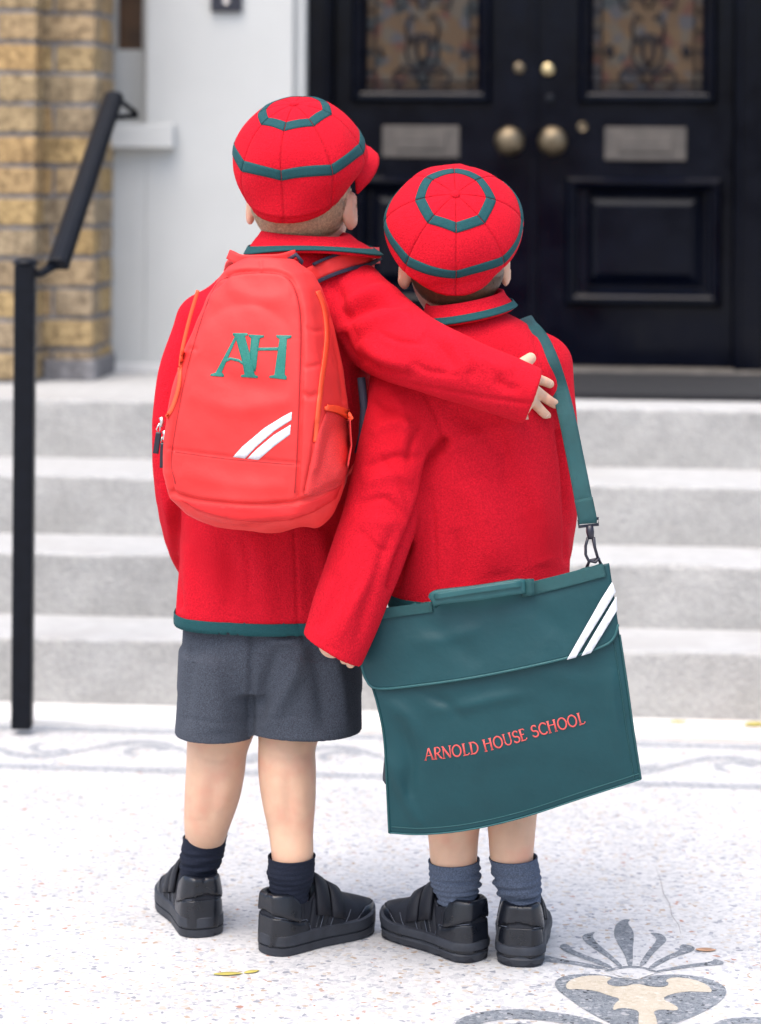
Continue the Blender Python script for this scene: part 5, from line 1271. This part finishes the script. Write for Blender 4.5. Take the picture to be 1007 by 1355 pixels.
shorts(pb_, ramp_rows([(740, 530, 738, DB, 0.088), (850, 522, 744, DB, 0.090), (900, 520, 745, DB, 0.085)]),
       [ramp_rows([(860, 520, 636, DB, 0.086), (950, 512, 634, DB, 0.082), (1033, 505, 634, DB, 0.080)]), ramp_rows([(860, 628, 745, DB, 0.086), (950, 630, 748, DB, 0.082), (1033, 632, 750, DB, 0.080)])], (-0.03, 3.74, 0.23), (0.30, 4.0, 0.58), 0, [], 77)
M['coral_seam'] = mat('coral_thread', (0.34, 0.012, 0.014), 0.8)
# ================================================================== BACKPACK
pkc = P(346, 520, 3.757); pkR = rot3(R(-18), R(-2), R(3.5))
FPK = Field((-0.34, 3.60, 0.60), (0.0, 3.92, 1.06), 0.0023)
lzs = np.array([-0.188, -0.176, -0.155, -0.12, -0.06, 0.0, 0.06, 0.10, 0.13, 0.155, 0.175, 0.190])
lhw = np.array([0.052, 0.084, 0.106, 0.117, 0.1185, 0.112, 0.0985, 0.088, 0.079, 0.068, 0.055, 0.030])
lhd = np.array([0.040, 0.058, 0.070, 0.078, 0.080, 0.078, 0.072, 0.066, 0.060, 0.052, 0.044, 0.026])
def pk_local(X, Y, Z):
    x, y, z = X - pkc[0], Y - pkc[1], Z - pkc[2]
    return [x * pkR[0, i] + y * pkR[1, i] + z * pkR[2, i] for i in range(3)]
def pk_fn(X, Y, Z):
    lx, ly, lz = pk_local(X, Y, Z); hw_ = np.interp(lz, lzs, lhw); hd_ = np.interp(lz, lzs, lhd); r_ = np.minimum(0.026, hw_ * 0.6)
    dx, dy = np.abs(lx) - hw_ + r_, np.abs(ly) - hd_ + r_
    d = np.sqrt(np.maximum(dx, 0) ** 2 + np.maximum(dy, 0) ** 2) + np.minimum(np.maximum(dx, dy), 0) - r_
    return np.maximum(d, np.abs(lz) - 0.189) * 0.9
FPK.put(pk_fn, pkc - 0.24, pkc + 0.24)
# front panel bellied out, side pocket swelling, sagging base
Lp = lambda x, y, z: pkc + pkR @ np.array([x, y, z])
FPK.ell(Lp(-0.004, -0.064, -0.03), (0.092, 0.020, 0.150), 0.012, rot=pkR)
FPK.ell(Lp(0.098, -0.006, -0.105), (0.030, 0.055, 0.075), 0.018, rot=pkR)
FPK.ell(Lp(0.006, -0.010, -0.148), (0.105, 0.074, 0.034), 0.016, rot=pkR)
vP, fP = FPK.mesh(3); nP = normals(vP, fP); vP = vP + nP * (0.0022 * wob(vP, 24, 91) + 0.0009 * wob(vP, 70, 92))[:, None]
pk_items = [([(228, 650), (224, 610), (236, 530), (252, 460), (277, 385), (298, 364), (340, 358), (376, 362), (394, 384), (401, 430), (399, 520), (396, 600), (393, 658)], 2.6, -0.0050, False),
            ([(222, 594), (300, 604), (394, 613)], 2.2, -0.0024, False), ([(226, 652), (262, 662), (330, 668), (394, 664), (425, 652), (448, 638)], 3.2, -0.0060, False),
            ([(300, 364), (293, 374), (279, 384)], 3, -0.003, False), ([(345, 345), (346, 358)], 2, -0.002, False), ([(405, 432), (418, 438), (430, 436)], 3, -0.0025), ([(402, 486), (416, 484), (426, 482)], 3, -0.0028), ([(400, 520), (412, 524), (422, 520)], 4, -0.002), ([(262, 412), (270, 404), (278, 400)], 3, -0.002), ([(246, 462), (254, 460), (262, 464)], 3, -0.002),
            ([(300, 380), (345, 395), (385, 390)], 12, 0.0022), ([(262, 470), (300, 500), (380, 520)], 14, -0.0016), ([(250, 520), (310, 540), (390, 530)], 12, 0.0016), ([(240, 620), (300, 640), (380, 645)], 12, 0.0020), ([(420, 560), (412, 610), (404, 650)], 3, -0.0045, False), ([(440, 560), (430, 610), (416, 650)], 6, -0.003), ([(455, 570), (450, 610), (440, 640)], 6, 0.003), ([(250, 672), (320, 684), (400, 680)], 6, 0.002), ([(436, 420), (447, 470), (455, 530)], 3, -0.004, False)]
vP = folds(vP, fP, pk_items)
pack = empty('backpack', tuple(pkc - np.array([0, 0, 0.19]))); tag(pack, 'coral nylon backpack with green letters AH on the taller child\'s back', 'backpack')
vP = relax(vP, fP, 1, 0.3); SP = Surf(vP, fP)
mesh_obj('bag', vP, fP, 'coral', pack, True)
D0, D1 = 3.62, 3.90
def zpoly(pts, s_=0.3078, ox=190.0, oy=320.0): return [(ox + a * s_, oy + b * s_) for a, b in pts]
# embroidered letters
AHs = [
 [(383, 392), (446, 392), (450, 402), (436, 404), (470, 530), (478, 572), (492, 577), (490, 586), (418, 581), (420, 572), (434, 570), (425, 520), (398, 420), (336, 560), (346, 572), (344, 581), (286, 576), (290, 568), (310, 562), (392, 408), (384, 402)],
 [(338, 512), (372, 496), (410, 504), (446, 530), (442, 540), (408, 516), (374, 508), (344, 522)],
 [(452, 398), (518, 402), (516, 411), (500, 414), (492, 470), (486, 530), (480, 560), (462, 530), (456, 480), (462, 414), (452, 407)],
 [(488, 455), (584, 453), (583, 467), (488, 468)],
 [(570, 401), (637, 402), (635, 413), (617, 417), (607, 570), (616, 580), (614, 593), (539, 584), (542, 576), (562, 572), (584, 417), (571, 411)]]
decal('letters', [zpoly(p) for p in AHs], SP, 'teal', pack, D0, D1, 0.0005, 0.0004, 5)
# reflective stripes
decal('reflective_stripe', [zpoly([(384, 925), (425, 880), (520, 800), (600, 750), (637, 731), (637, 765), (560, 815), (480, 885), (436, 932)])], SP, 'white', pack, D0, D1, 0.0005, 0.0003, 6)
decal('reflective_stripe', [zpoly([(446, 932), (490, 888), (560, 830), (633, 786), (630, 828), (560, 880), (493, 938)])], SP, 'white', pack, D0, D1, 0.0005, 0.0003, 6)
# zips
decal('zip', [ribbon_px([(262, 384), (250, 425), (240, 470), (237, 510), (228, 540), (220, 552)], 2.4)], SP, 'zip', pack, D0, 3.95, 0.0006, 0.0014, 5)
decal('zip', [ribbon_px([(420, 385), (429, 410), (432, 449), (425, 505), (420, 550), (417, 585)], 2.8)], SP, 'zip', pack, D0, D1, 0.0006, 0.0014, 5)
for seam_ in ([(232, 640), (227, 605), (239, 530), (255, 460), (280, 387), (300, 367), (340, 361), (375, 365), (391, 386), (398, 430), (396, 520), (393, 600), (390, 652)], [(226, 597), (300, 607), (390, 615)]):
    decal('stitching', [ribbon_px(seam_, 0.55)], SP, 'coral_seam', pack, D0, D1, 0.0003, 0.0002, 6)
# mesh side pocket with elastic edge
decal('side_pocket', [[(431, 545), (448, 549), (464, 556), (466, 590), (460, 625), (446, 645), (418, 656), (402, 655), (409, 620), (420, 575)]], SP, 'mesh', pack, D0, D1, 0.0012, 0.001, 6)
decal('pocket_elastic', [ribbon_px([(429, 540), (445, 542), (458, 548), (465, 556)], [2.5, 4.5, 5.5, 4])], SP, 'zip', pack, D0, D1, 0.0012, 0.003, 5)
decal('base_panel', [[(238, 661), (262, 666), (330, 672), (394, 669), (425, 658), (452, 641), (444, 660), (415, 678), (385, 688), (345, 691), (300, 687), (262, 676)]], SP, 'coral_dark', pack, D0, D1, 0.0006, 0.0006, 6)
# carrying handle
def strap_px(name, path, wpx, material, parent, thick=0.003, up=True):
    pts = [P(x, y, D) for x, y, D in path]; sd = []
    for i, (x, y, D) in enumerate(path):
        a = path[max(i - 1, 0)]; b = path[min(i + 1, len(path) - 1)]; t = np.array([b[0] - a[0], b[1] - a[1]], float); t /= np.linalg.norm(t) + 1e-9
        sd.append(P(x - t[1], y + t[0], D) - P(x, y, D))
    v, f = ribbon3(pts, sd, wpx / 2 * np.mean([p[2] for p in path]) / FP, 6); return mesh_obj(name, v, f, material, parent, True, solid=thick, offset=0)
strap_px('handle', [(304, 337, 3.775), (318, 343, 3.757), (345, 343.5, 3.750), (372, 342, 3.757), (390, 337, 3.775)], 13, 'coral', pack, 0.007)
MBld().tube([P(380, 345, 3.76), P(392, 337, 3.755), P(399, 346, 3.755), P(396, 354, 3.76)], 0.0032, 8).build('hanging_loop', 'navy_web', pack, True)
# right shoulder strap, over the blazer, with dark binding
sp = [(402, 370), (418, 361), (438, 352), (462, 344), (484, 339)]
sD = SA.hit(np.array([p[0] for p in sp], float), np.array([p[1] for p in sp], float), 3.7, 4.05); sD = np.where(np.isnan(sD), 3.90, sD)
sD[0] = 3.79; sD = np.minimum.accumulate(sD[::-1])[::-1]
strap = strap_px('shoulder_strap', [(x, y, D - 0.008) for (x, y), D in zip(sp, sD)] + [(500, 338, sD[-1] + 0.05)], 22, 'coral', pack, 0.006)
strap_px('binding', [(x + 4, y + 11, D - 0.012) for (x, y), D in zip(sp, sD)] + [(503, 342, sD[-1] + 0.02)], 5, 'navy_web', pack, 0.006)
strap_px('binding', [(x - 4, y - 11, D - 0.010) for (x, y), D in zip(sp[1:4], sD[1:4])], 4, 'navy_web', pack, 0.006)
fr_ = [P(482, 345, 3.96), P(478, 380, 4.035), P(470, 450, 4.055), P(474, 520, 4.05), P(486, 570, 3.98), P(478, 600, 3.86), P(462, 628, 3.79)]
v, f = ribbon3(fr_, [np.array([1, 0, 0])] * 4 + [np.array([0.3, 0.9, 0.2])] * 3, 0.016, 5); mesh_obj('shoulder_strap', v, f, 'coral', pack, True, solid=0.005, offset=0)
fl_ = [P(330, 352, 3.82), P(318, 345, 3.90), P(310, 360, 3.99), P(306, 420, 4.045), P(296, 520, 4.05), P(262, 580, 4.02), P(243, 610, 3.90), P(236, 630, 3.80)]
v, f = ribbon3(fl_, [np.array([1, 0, 0])] * 5 + [np.array([0.1, 0.9, 0.3])] * 3, 0.016, 5); mesh_obj('shoulder_strap', v, f, 'coral', pack, True, solid=0.005, offset=0)
MBld().tube([P(478, 500, 3.81), P(482, 540, 3.80), P(480, 575, 3.79), P(474, 600, 3.79)], 0.006, 8).build('adjuster_webbing', 'navy_web', pack, True)
# two zip pulls hanging at the left edge
for (x0, y0, x1, y1, x2, y2) in ((213, 556, 210, 572, 206, 600), (217, 574, 216, 586, 215, 619)):
    Dz = 3.742
    MBld().tube([P(x0, y0 - 4, Dz), P(x0 + 2, y0 + 2, Dz), P(x0 - 1, y0 + 8, Dz)], 0.0032, 8).build('zip_slider', 'steel', pack, True)
    MBld().tube([P(x0 - 1, y0 + 4, Dz), P(x1 + 2, y1 - 4, Dz), P(x1, y1 + 2, Dz), P(x1 - 3, y1 - 4, Dz), P(x0 - 2, y0 + 4, Dz)], 0.0011, 6).build('pull_ring', 'steel', pack, True)
    strap_px('pull_tab', [(x1, y1, Dz), ((x1 + x2) / 2, (y1 + y2) / 2, Dz), (x2, y2, Dz)], 7.5, 'plastic', pack, 0.003)

# ================================================================== SATCHEL
def cpath(pts, n):
    p = smooth_path(pts, 12); s_ = np.r_[0, np.cumsum(np.linalg.norm(np.diff(p, axis=0), axis=1))]; q = np.linspace(0, s_[-1], n); return np.stack([np.interp(q, s_, p[:, 0]), np.interp(q, s_, p[:, 1])], 1)
def coons(top, bot, lef, rig, ns, nt_):
    T, B, L_, R_ = cpath(top, ns), cpath(bot, ns), cpath(lef, nt_), cpath(rig, nt_); s_ = np.linspace(0, 1, ns)[None, :, None]; t_ = np.linspace(0, 1, nt_)[:, None, None]
    return (1 - t_) * T[None] + t_ * B[None] + (1 - s_) * L_[:, None] + s_ * R_[:, None] - ((1 - s_) * (1 - t_) * T[0] + s_ * (1 - t_) * T[-1] + (1 - s_) * t_ * B[0] + s_ * t_ * B[-1])
top_e = [(487, 808), (530, 803), (580, 797), (640, 787), (700, 773), (760, 758), (805, 745)]
bot_e = [(515, 1102), (560, 1104), (620, 1098), (690, 1082), (770, 1056), (848, 1031)]
lef_e = [(487, 808), (482, 850), (488, 895), (499, 930), (508, 975), (512, 1040), (515, 1102)]
rig_e = [(805, 745), (813, 790), (820, 840), (829, 900), (838, 965), (848, 1031)]
bag_folds = [([(575, 938), (610, 936), (650, 926), (700, 918)], 9, -0.0045), ([(560, 915), (590, 930), (610, 950)], 8, 0.0050), ([(510, 930), (540, 950), (560, 990)], 10, -0.005), ([(530, 960), (545, 1010), (540, 1060)], 9, 0.0065), ([(515, 1000), (528, 1040), (545, 1075), (560, 1095)], 7, -0.0060), ([(700, 880), (760, 900), (810, 900)], 14, -0.003), ([(560, 820), (600, 850), (640, 880)], 14, 0.003), ([(540, 850), (590, 845), (640, 830)], 10, -0.003), ([(810, 880), (812, 930), (822, 990)], 8, -0.0040), ([(640, 1000), (700, 990), (790, 1000)], 20, -0.0025), ([(700, 800), (740, 830), (760, 860)], 14, 0.0025)]
def D_bag(px, py):
    px = np.asarray(px, float); py = np.asarray(py, float); s_ = np.clip((px - 485) / 355, -0.05, 1.05); yt = 808 - 63 * s_; t_ = np.clip((py - yt) / 290, -0.05, 1.05)
    D = 3.752 - 0.062 * s_ ** 0.8 if False else 3.752 - 0.062 * np.clip(s_, 0, 1.1)
    D = D - 0.017 * np.sin(np.pi * np.clip(s_, 0, 1)) ** 0.8 * np.sin(np.pi * np.clip(t_ * 0.85 + 0.08, 0, 1)) + 0.018 * np.clip(t_ - 0.75, 0, 1)
    for poly, wd, am in bag_folds:
        d, t = seg_dist(px, py, smooth_path(poly)); D = D + 0.95 * am * np.exp(-(d / wd) ** 2) * np.sin(np.pi * np.clip(t, 0.02, 0.98)) ** 0.5
    return D + 0.0010 * np.sin(px * 0.045 + py * 0.03) * np.sin(py * 0.05 - px * 0.02)
sat = empty('satchel', tuple(P(680, 1060, 3.74))); tag(sat, 'bottle green book satchel with coral lettering hanging from the shorter child\'s shoulder', 'satchel')
ns, nt_ = 90, 80; G = coons(top_e, bot_e, lef_e, rig_e, ns, nt_); Df = D_bag(G[..., 0], G[..., 1])
s_ = np.linspace(0, 1, ns)[None]; t_ = np.linspace(0, 1, nt_)[:, None]; edge = np.minimum(np.minimum(s_, 1 - s_) * 12, np.minimum(t_, 1 - t_) * 12).clip(0, 1) ** 0.5
front = P(G[..., 0], G[..., 1], Df); back = P(G[..., 0], G[..., 1], Df + 0.006 + 0.026 * edge)
vs_ = np.vstack([front.reshape(-1, 3), back.reshape(-1, 3)]); fs = []; NN = ns * nt_
for i in range(nt_ - 1):
    for k in range(ns - 1):
        a = i * ns + k; fs.append((a, a + ns, a + ns + 1, a + 1)); fs.append((a + NN, a + 1 + NN, a + ns + 1 + NN, a + ns + NN))
bd = [k for k in range(ns)] + [i * ns + ns - 1 for i in range(1, nt_)] + [(nt_ - 1) * ns + k for k in range(ns - 2, -1, -1)] + [i * ns for i in range(nt_ - 2, 0, -1)]
for i in range(len(bd)):
    a, b = bd[i], bd[(i + 1) % len(bd)]; fs.append((a, b, b + NN, a + NN))
mesh_obj('bag', vs_, fs, 'green', sat, True)
def edge_tube(name, pts, r_, material, off=0.0, n=60):
    p = cpath(pts, n); return MBld().tube([P(a, b, float(D_bag(a, b)) - off) for a, b in p], r_, 6).build(name, material, sat, True)
edge_tube('piping', bot_e, 0.0012, 'green_lite'); edge_tube('piping', lef_e[2:], 0.0016, 'green_web'); edge_tube('piping', rig_e[2:], 0.0016, 'green_web')
# seam lines inside the edge
edge_tube('stitching', [(x + (3 if i == 0 else 0), y - 8) for i, (x, y) in enumerate(bot_e)], 0.0006, 'green_lite', 0.0006); 
edge_tube('stitching', [(x - 9, y) for x, y in rig_e[2:]], 0.0006, 'green_web', 0.0006)
# flap
fl_b = [(478, 878), (484, 898), (500, 911), (560, 906), (640, 894), (740, 873), (795, 856), (812, 844), (818, 826)]
flap_l = [(486, 808), (480, 845), (478, 878)]; flap_r = [(806, 745), (812, 785), (818, 826)]
Gf = coons(top_e, fl_b, flap_l, flap_r, 80, 34); Dq = D_bag(Gf[..., 0], Gf[..., 1]) - 0.0045 - 0.004 * np.linspace(0, 1, 34)[:, None] * np.sin(np.linspace(0, math.pi, 80))[None]
fv = P(Gf[..., 0], Gf[..., 1], Dq).reshape(-1, 3); fs = [(i * 80 + k, (i + 1) * 80 + k, (i + 1) * 80 + k + 1, i * 80 + k + 1) for i in range(33) for k in range(79)]
flap = mesh_obj('flap', fv, fs, 'green', sat, True, solid=0.0022, offset=0)
p = cpath(fl_b, 80); MBld().tube([P(a, b, float(D_bag(a, b)) - 0.0052 - 0.004 * math.sin(math.pi * i / 79)) for i, (a, b) in enumerate(p)], 0.0019, 6).build('flap_piping', 'green_lite', flap, True)
fD = lambda x, y: D_bag(x, y) - 0.0056 - 0.004 * np.clip((y - (808 - 0.19 * (x - 487))) / 100, 0, 1)
decal('reflective_stripe', [[(750, 873), (762, 870), (775, 848), (800, 808), (815, 783), (810, 770), (796, 792), (770, 838)]], fD, 'white', flap, 0, 0, 0.0014, 0.0006, 7)
decal('reflective_stripe', [[(769, 868), (782, 864), (795, 843), (817, 807), (815.5, 789), (800, 815), (784, 842)]], fD, 'white', flap, 0, 0, 0.0014, 0.0006, 7)
# webbing along the top edge and the padded handle
wD = lambda x, y: D_bag(x, y) - 0.0062
decal('webbing', [ribbon_px([(488, 814), (520, 810), (572, 803)], 7)], wD, 'green_web', sat, 0, 0, 0.0012, 0.0018, 7)
decal('webbing', [ribbon_px([(690, 782), (740, 770), (800, 754)], 9)], wD, 'green_web', sat, 0, 0, 0.0012, 0.0018, 7)
hp = [(572, 800, 3.724), (600, 786, 3.695), (630, 781, 3.690), (660, 776, 3.688), (690, 772, 3.702), (700, 780, 3.705)]
hd_ = strap_px('handle', [(574, 795, 3.712), (580, 790, 3.706), (632, 784, 3.690), (684, 776, 3.688), (692, 776, 3.694)], 19, 'green_lite', sat, 0.010)
strap_px('handle_fold', [(575, 789.5, 3.702), (632, 780.5, 3.683), (689, 772.5, 3.681)], 8, 'green_lite', hd_, 0.005)
strap_px('webbing', [(691, 778, 3.696), (700, 777, 3.690), (706, 777, 3.692)], 22, 'green_web', sat, 0.005)
# lettering
def glyphs():
    k, t = 0.085, 0.05                        # half widths of thick and thin strokes
    def el(cx_, cy_, rx, ry, a0, a1, n=20): return [(cx_ + rx * math.cos(math.radians(a0 + (a1 - a0) * i / n)), cy_ + ry * math.sin(math.radians(a0 + (a1 - a0) * i / n))) for i in range(n + 1)]
    return {
     'A': (0.86, [([(0.08, 0), (0.42, 1)], t), ([(0.42, 1), (0.74, 0)], k), ([(0.22, 0.36), (0.62, 0.36)], t * 0.8), ([(0.0, 0.0), (0.18, 0.0)], 0.04), ([(0.62, 0.0), (0.86, 0.0)], 0.04)]),
     'R': (0.76, [([(0.14, 0), (0.14, 1)], k), (el(0.30, 0.74, 0.27, 0.25, 90, -90), t * 1.2), ([(0.14, 0.99), (0.32, 0.99)], t * .9), ([(0.14, 0.49), (0.32, 0.49)], t * .9), ([(0.32, 0.49), (0.52, 0.18), (0.72, 0.0)], k * .9), ([(0.02, 0), (0.27, 0)], 0.04)]),
     'N': (0.88, [([(0.14, 0), (0.14, 1)], t), ([(0.10, 1), (0.72, 0)], k), ([(0.74, 0), (0.74, 1)], t), ([(0.02, 0), (0.26, 0)], 0.04), ([(0.62, 1), (0.86, 1)], 0.04), ([(0.0, 1), (0.14, 1)], 0.04)]),
     'O': (0.94, [(el(0.45, 0.5, 0.37, 0.48, 0, 360, 32), 0.075)]),
     'L': (0.66, [([(0.16, 0), (0.16, 1)], k), ([(0.16, 0.02), (0.46, 0.02), (0.60, 0.16)], t), ([(0.02, 1), (0.30, 1)], 0.04), ([(0.02, 0), (0.2, 0)], 0.04)]),
     'D': (0.86, [([(0.16, 0), (0.16, 1)], k), (el(0.30, 0.5, 0.44, 0.49, 90, -90, 24), 0.07), ([(0.02, 0.99), (0.32, 0.99)], t), ([(0.02, 0.01), (0.32, 0.01)], t)]),
     'H': (0.90, [([(0.16, 0), (0.16, 1)], k), ([(0.72, 0), (0.72, 1)], k), ([(0.16, 0.62), (0.72, 0.62)], t), ([(0.03, 0), (0.29, 0)], 0.04), ([(0.03, 1), (0.29, 1)], 0.04), ([(0.59, 0), (0.85, 0)], 0.04), ([(0.59, 1), (0.85, 1)], 0.04)]),
     'U': (0.86, [([(0.15, 1), (0.15, 0.36)] + el(0.42, 0.33, 0.27, 0.31, 180, 360, 14) + [(0.69, 0.36), (0.69, 1)], 0.065), ([(0.02, 1), (0.28, 1)], 0.04), ([(0.57, 1), (0.81, 1)], 0.04)]),
     'S': (0.66, [(el(0.32, 0.74, 0.22, 0.24, 30, 265, 16) + el(0.32, 0.26, 0.25, 0.25, 85, -150, 16), 0.075), ([(0.50, 0.92), (0.52, 0.78)], 0.03), ([(0.08, 0.24), (0.06, 0.08)], 0.03)]),
     'E': (0.66, [([(0.16, 0), (0.16, 1)], k), ([(0.04, 0.98), (0.46, 0.98), (0.55, 0.86)], t), ([(0.16, 0.52), (0.44, 0.54)], t), ([(0.04, 0.02), (0.46, 0.02), (0.60, 0.16)], t)]),
     'C': (0.80, [(el(0.45, 0.5, 0.37, 0.48, 42, 318, 26), 0.075), ([(0.72, 0.90), (0.73, 0.74)], 0.035)])}
GL = glyphs()
base_c = cpath([(562, 1006), (600, 1002), (640, 995), (680, 984), (720, 972), (750, 964), (776, 957)], 400)
txt = 'ARNOLD HOUSE SCHOOL'; adv = [0.42 if c == ' ' else GL[c][0] for c in txt]; hpx = 15.5; tot = sum(adv); scale_ = 1.0 / tot
polys = []; x = 0.0
blen = float(np.linalg.norm(np.diff(base_c, axis=0), axis=1).sum()); cw = blen / tot
for c, a in zip(txt, adv):
    if c != ' ':
        i = min(398, int((x + a / 2) * scale_ * 399)); o_ = base_c[min(399, int(x * scale_ * 399))]; tg = base_c[min(399, i + 14)] - base_c[max(0, i - 14)]; tg /= np.linalg.norm(tg); up_ = np.array([tg[1], -tg[0]])
        for pl, hw_ in GL[c][1]:
            q = strip2([(px_ * cw, py_ * hpx) for px_, py_ in pl], hw_ * 13.5); n_ = len(q) // 2
            w2 = [tuple(o_ + tg * a_ + up_ * b_) for a_, b_ in q]
            for j in range(n_ - 1): polys.append([w2[j], w2[j + 1], w2[2 * n_ - 2 - j], w2[2 * n_ - 1 - j]])
    x += a
decal('lettering', polys, D_bag, 'pink', sat, 0, 0, 0.0009, 0.0001, 9)
# shoulder strap and snap hook
st_px = [(700, 431), (714, 446), (729, 478), (741, 516), (751, 556), (760, 600), (769, 645), (777, 689)]
hD = SB.hit(np.array([q[0] for q in st_px], float), np.array([q[1] for q in st_px], float), 3.66, 3.95)
hD = np.where(np.isnan(hD), 3.80, hD); hD[5:] = np.minimum(hD[5:], [3.745, 3.715, 3.700]); hD[4] = min(hD[4], 3.765)
pts = [P(x, y, D - 0.004) for (x, y), D in zip(st_px, hD)]
sd = [np.array([0.85, 0.30, 0.30])] + [np.array([0.93, 0.30, 0.12])] * 2 + [np.array([0.97, 0.18, 0.08])] * 3 + [np.array([0.99, 0.05, 0.06])] * 2
fr = [P(690, 424, 3.95), P(676, 470, 3.99), P(640, 600, 3.995), P(575, 730, 3.985), P(515, 790, 3.90), P(496, 806, 3.79)]
pts = fr[::-1] + pts; sd = [np.array([0.2, 0.6, 0.6])] * 2 + [np.array([0.7, 0.2, 0.4])] * 2 + [np.array([0.85, 0.2, 0.3])] * 2 + sd
v, f = ribbon3(pts, sd, 0.0125, 6); ss = mesh_obj('shoulder_strap', v, f, 'green_web', sat, True, solid=0.0022, offset=0)
Dk = 3.694
strap_px('strap_loop', [(772, 660, Dk), (777, 684, Dk - 0.002), (777.5, 692, Dk)], 24.5, 'green_web', ss, 0.005)
hk = empty('snap_hook'); hk.parent = sat; hk.matrix_parent_inverse = WM['satchel'].inverted(); WM['snap_hook'] = Matrix()
MBld().tube([P(766, 688, Dk), P(792, 686, Dk), P(792, 694, Dk), P(766, 697, Dk), P(766, 688, Dk)], 0.0022, 8).build('buckle', 'plastic', hk, True)
MBld().tube([P(780, 695, Dk), P(781, 704, Dk), P(782, 713, Dk)], [0.0050, 0.0058, 0.0042], 10).build('swivel', 'plastic', hk, True)
MBld().tube([P(778, 711, Dk), P(775, 722, Dk), P(775, 734, Dk), P(779, 742, Dk), P(788, 744, Dk), P(793, 738, Dk)], 0.0021, 8).build('hook', 'plastic', hk, True)
MBld().tube([P(785, 711, Dk), P(787, 724, Dk), P(791, 738, Dk)], [0.0028, 0.0022, 0.0020], 8).build('gate', 'plastic', hk, True)
MBld().tube([P(776, 752, Dk + 0.006), P(780, 742, Dk + 0.003), P(792, 739, Dk + 0.003), P(796, 749, Dk + 0.006)], 0.0024, 8).build('ring', 'plastic', hk, True)
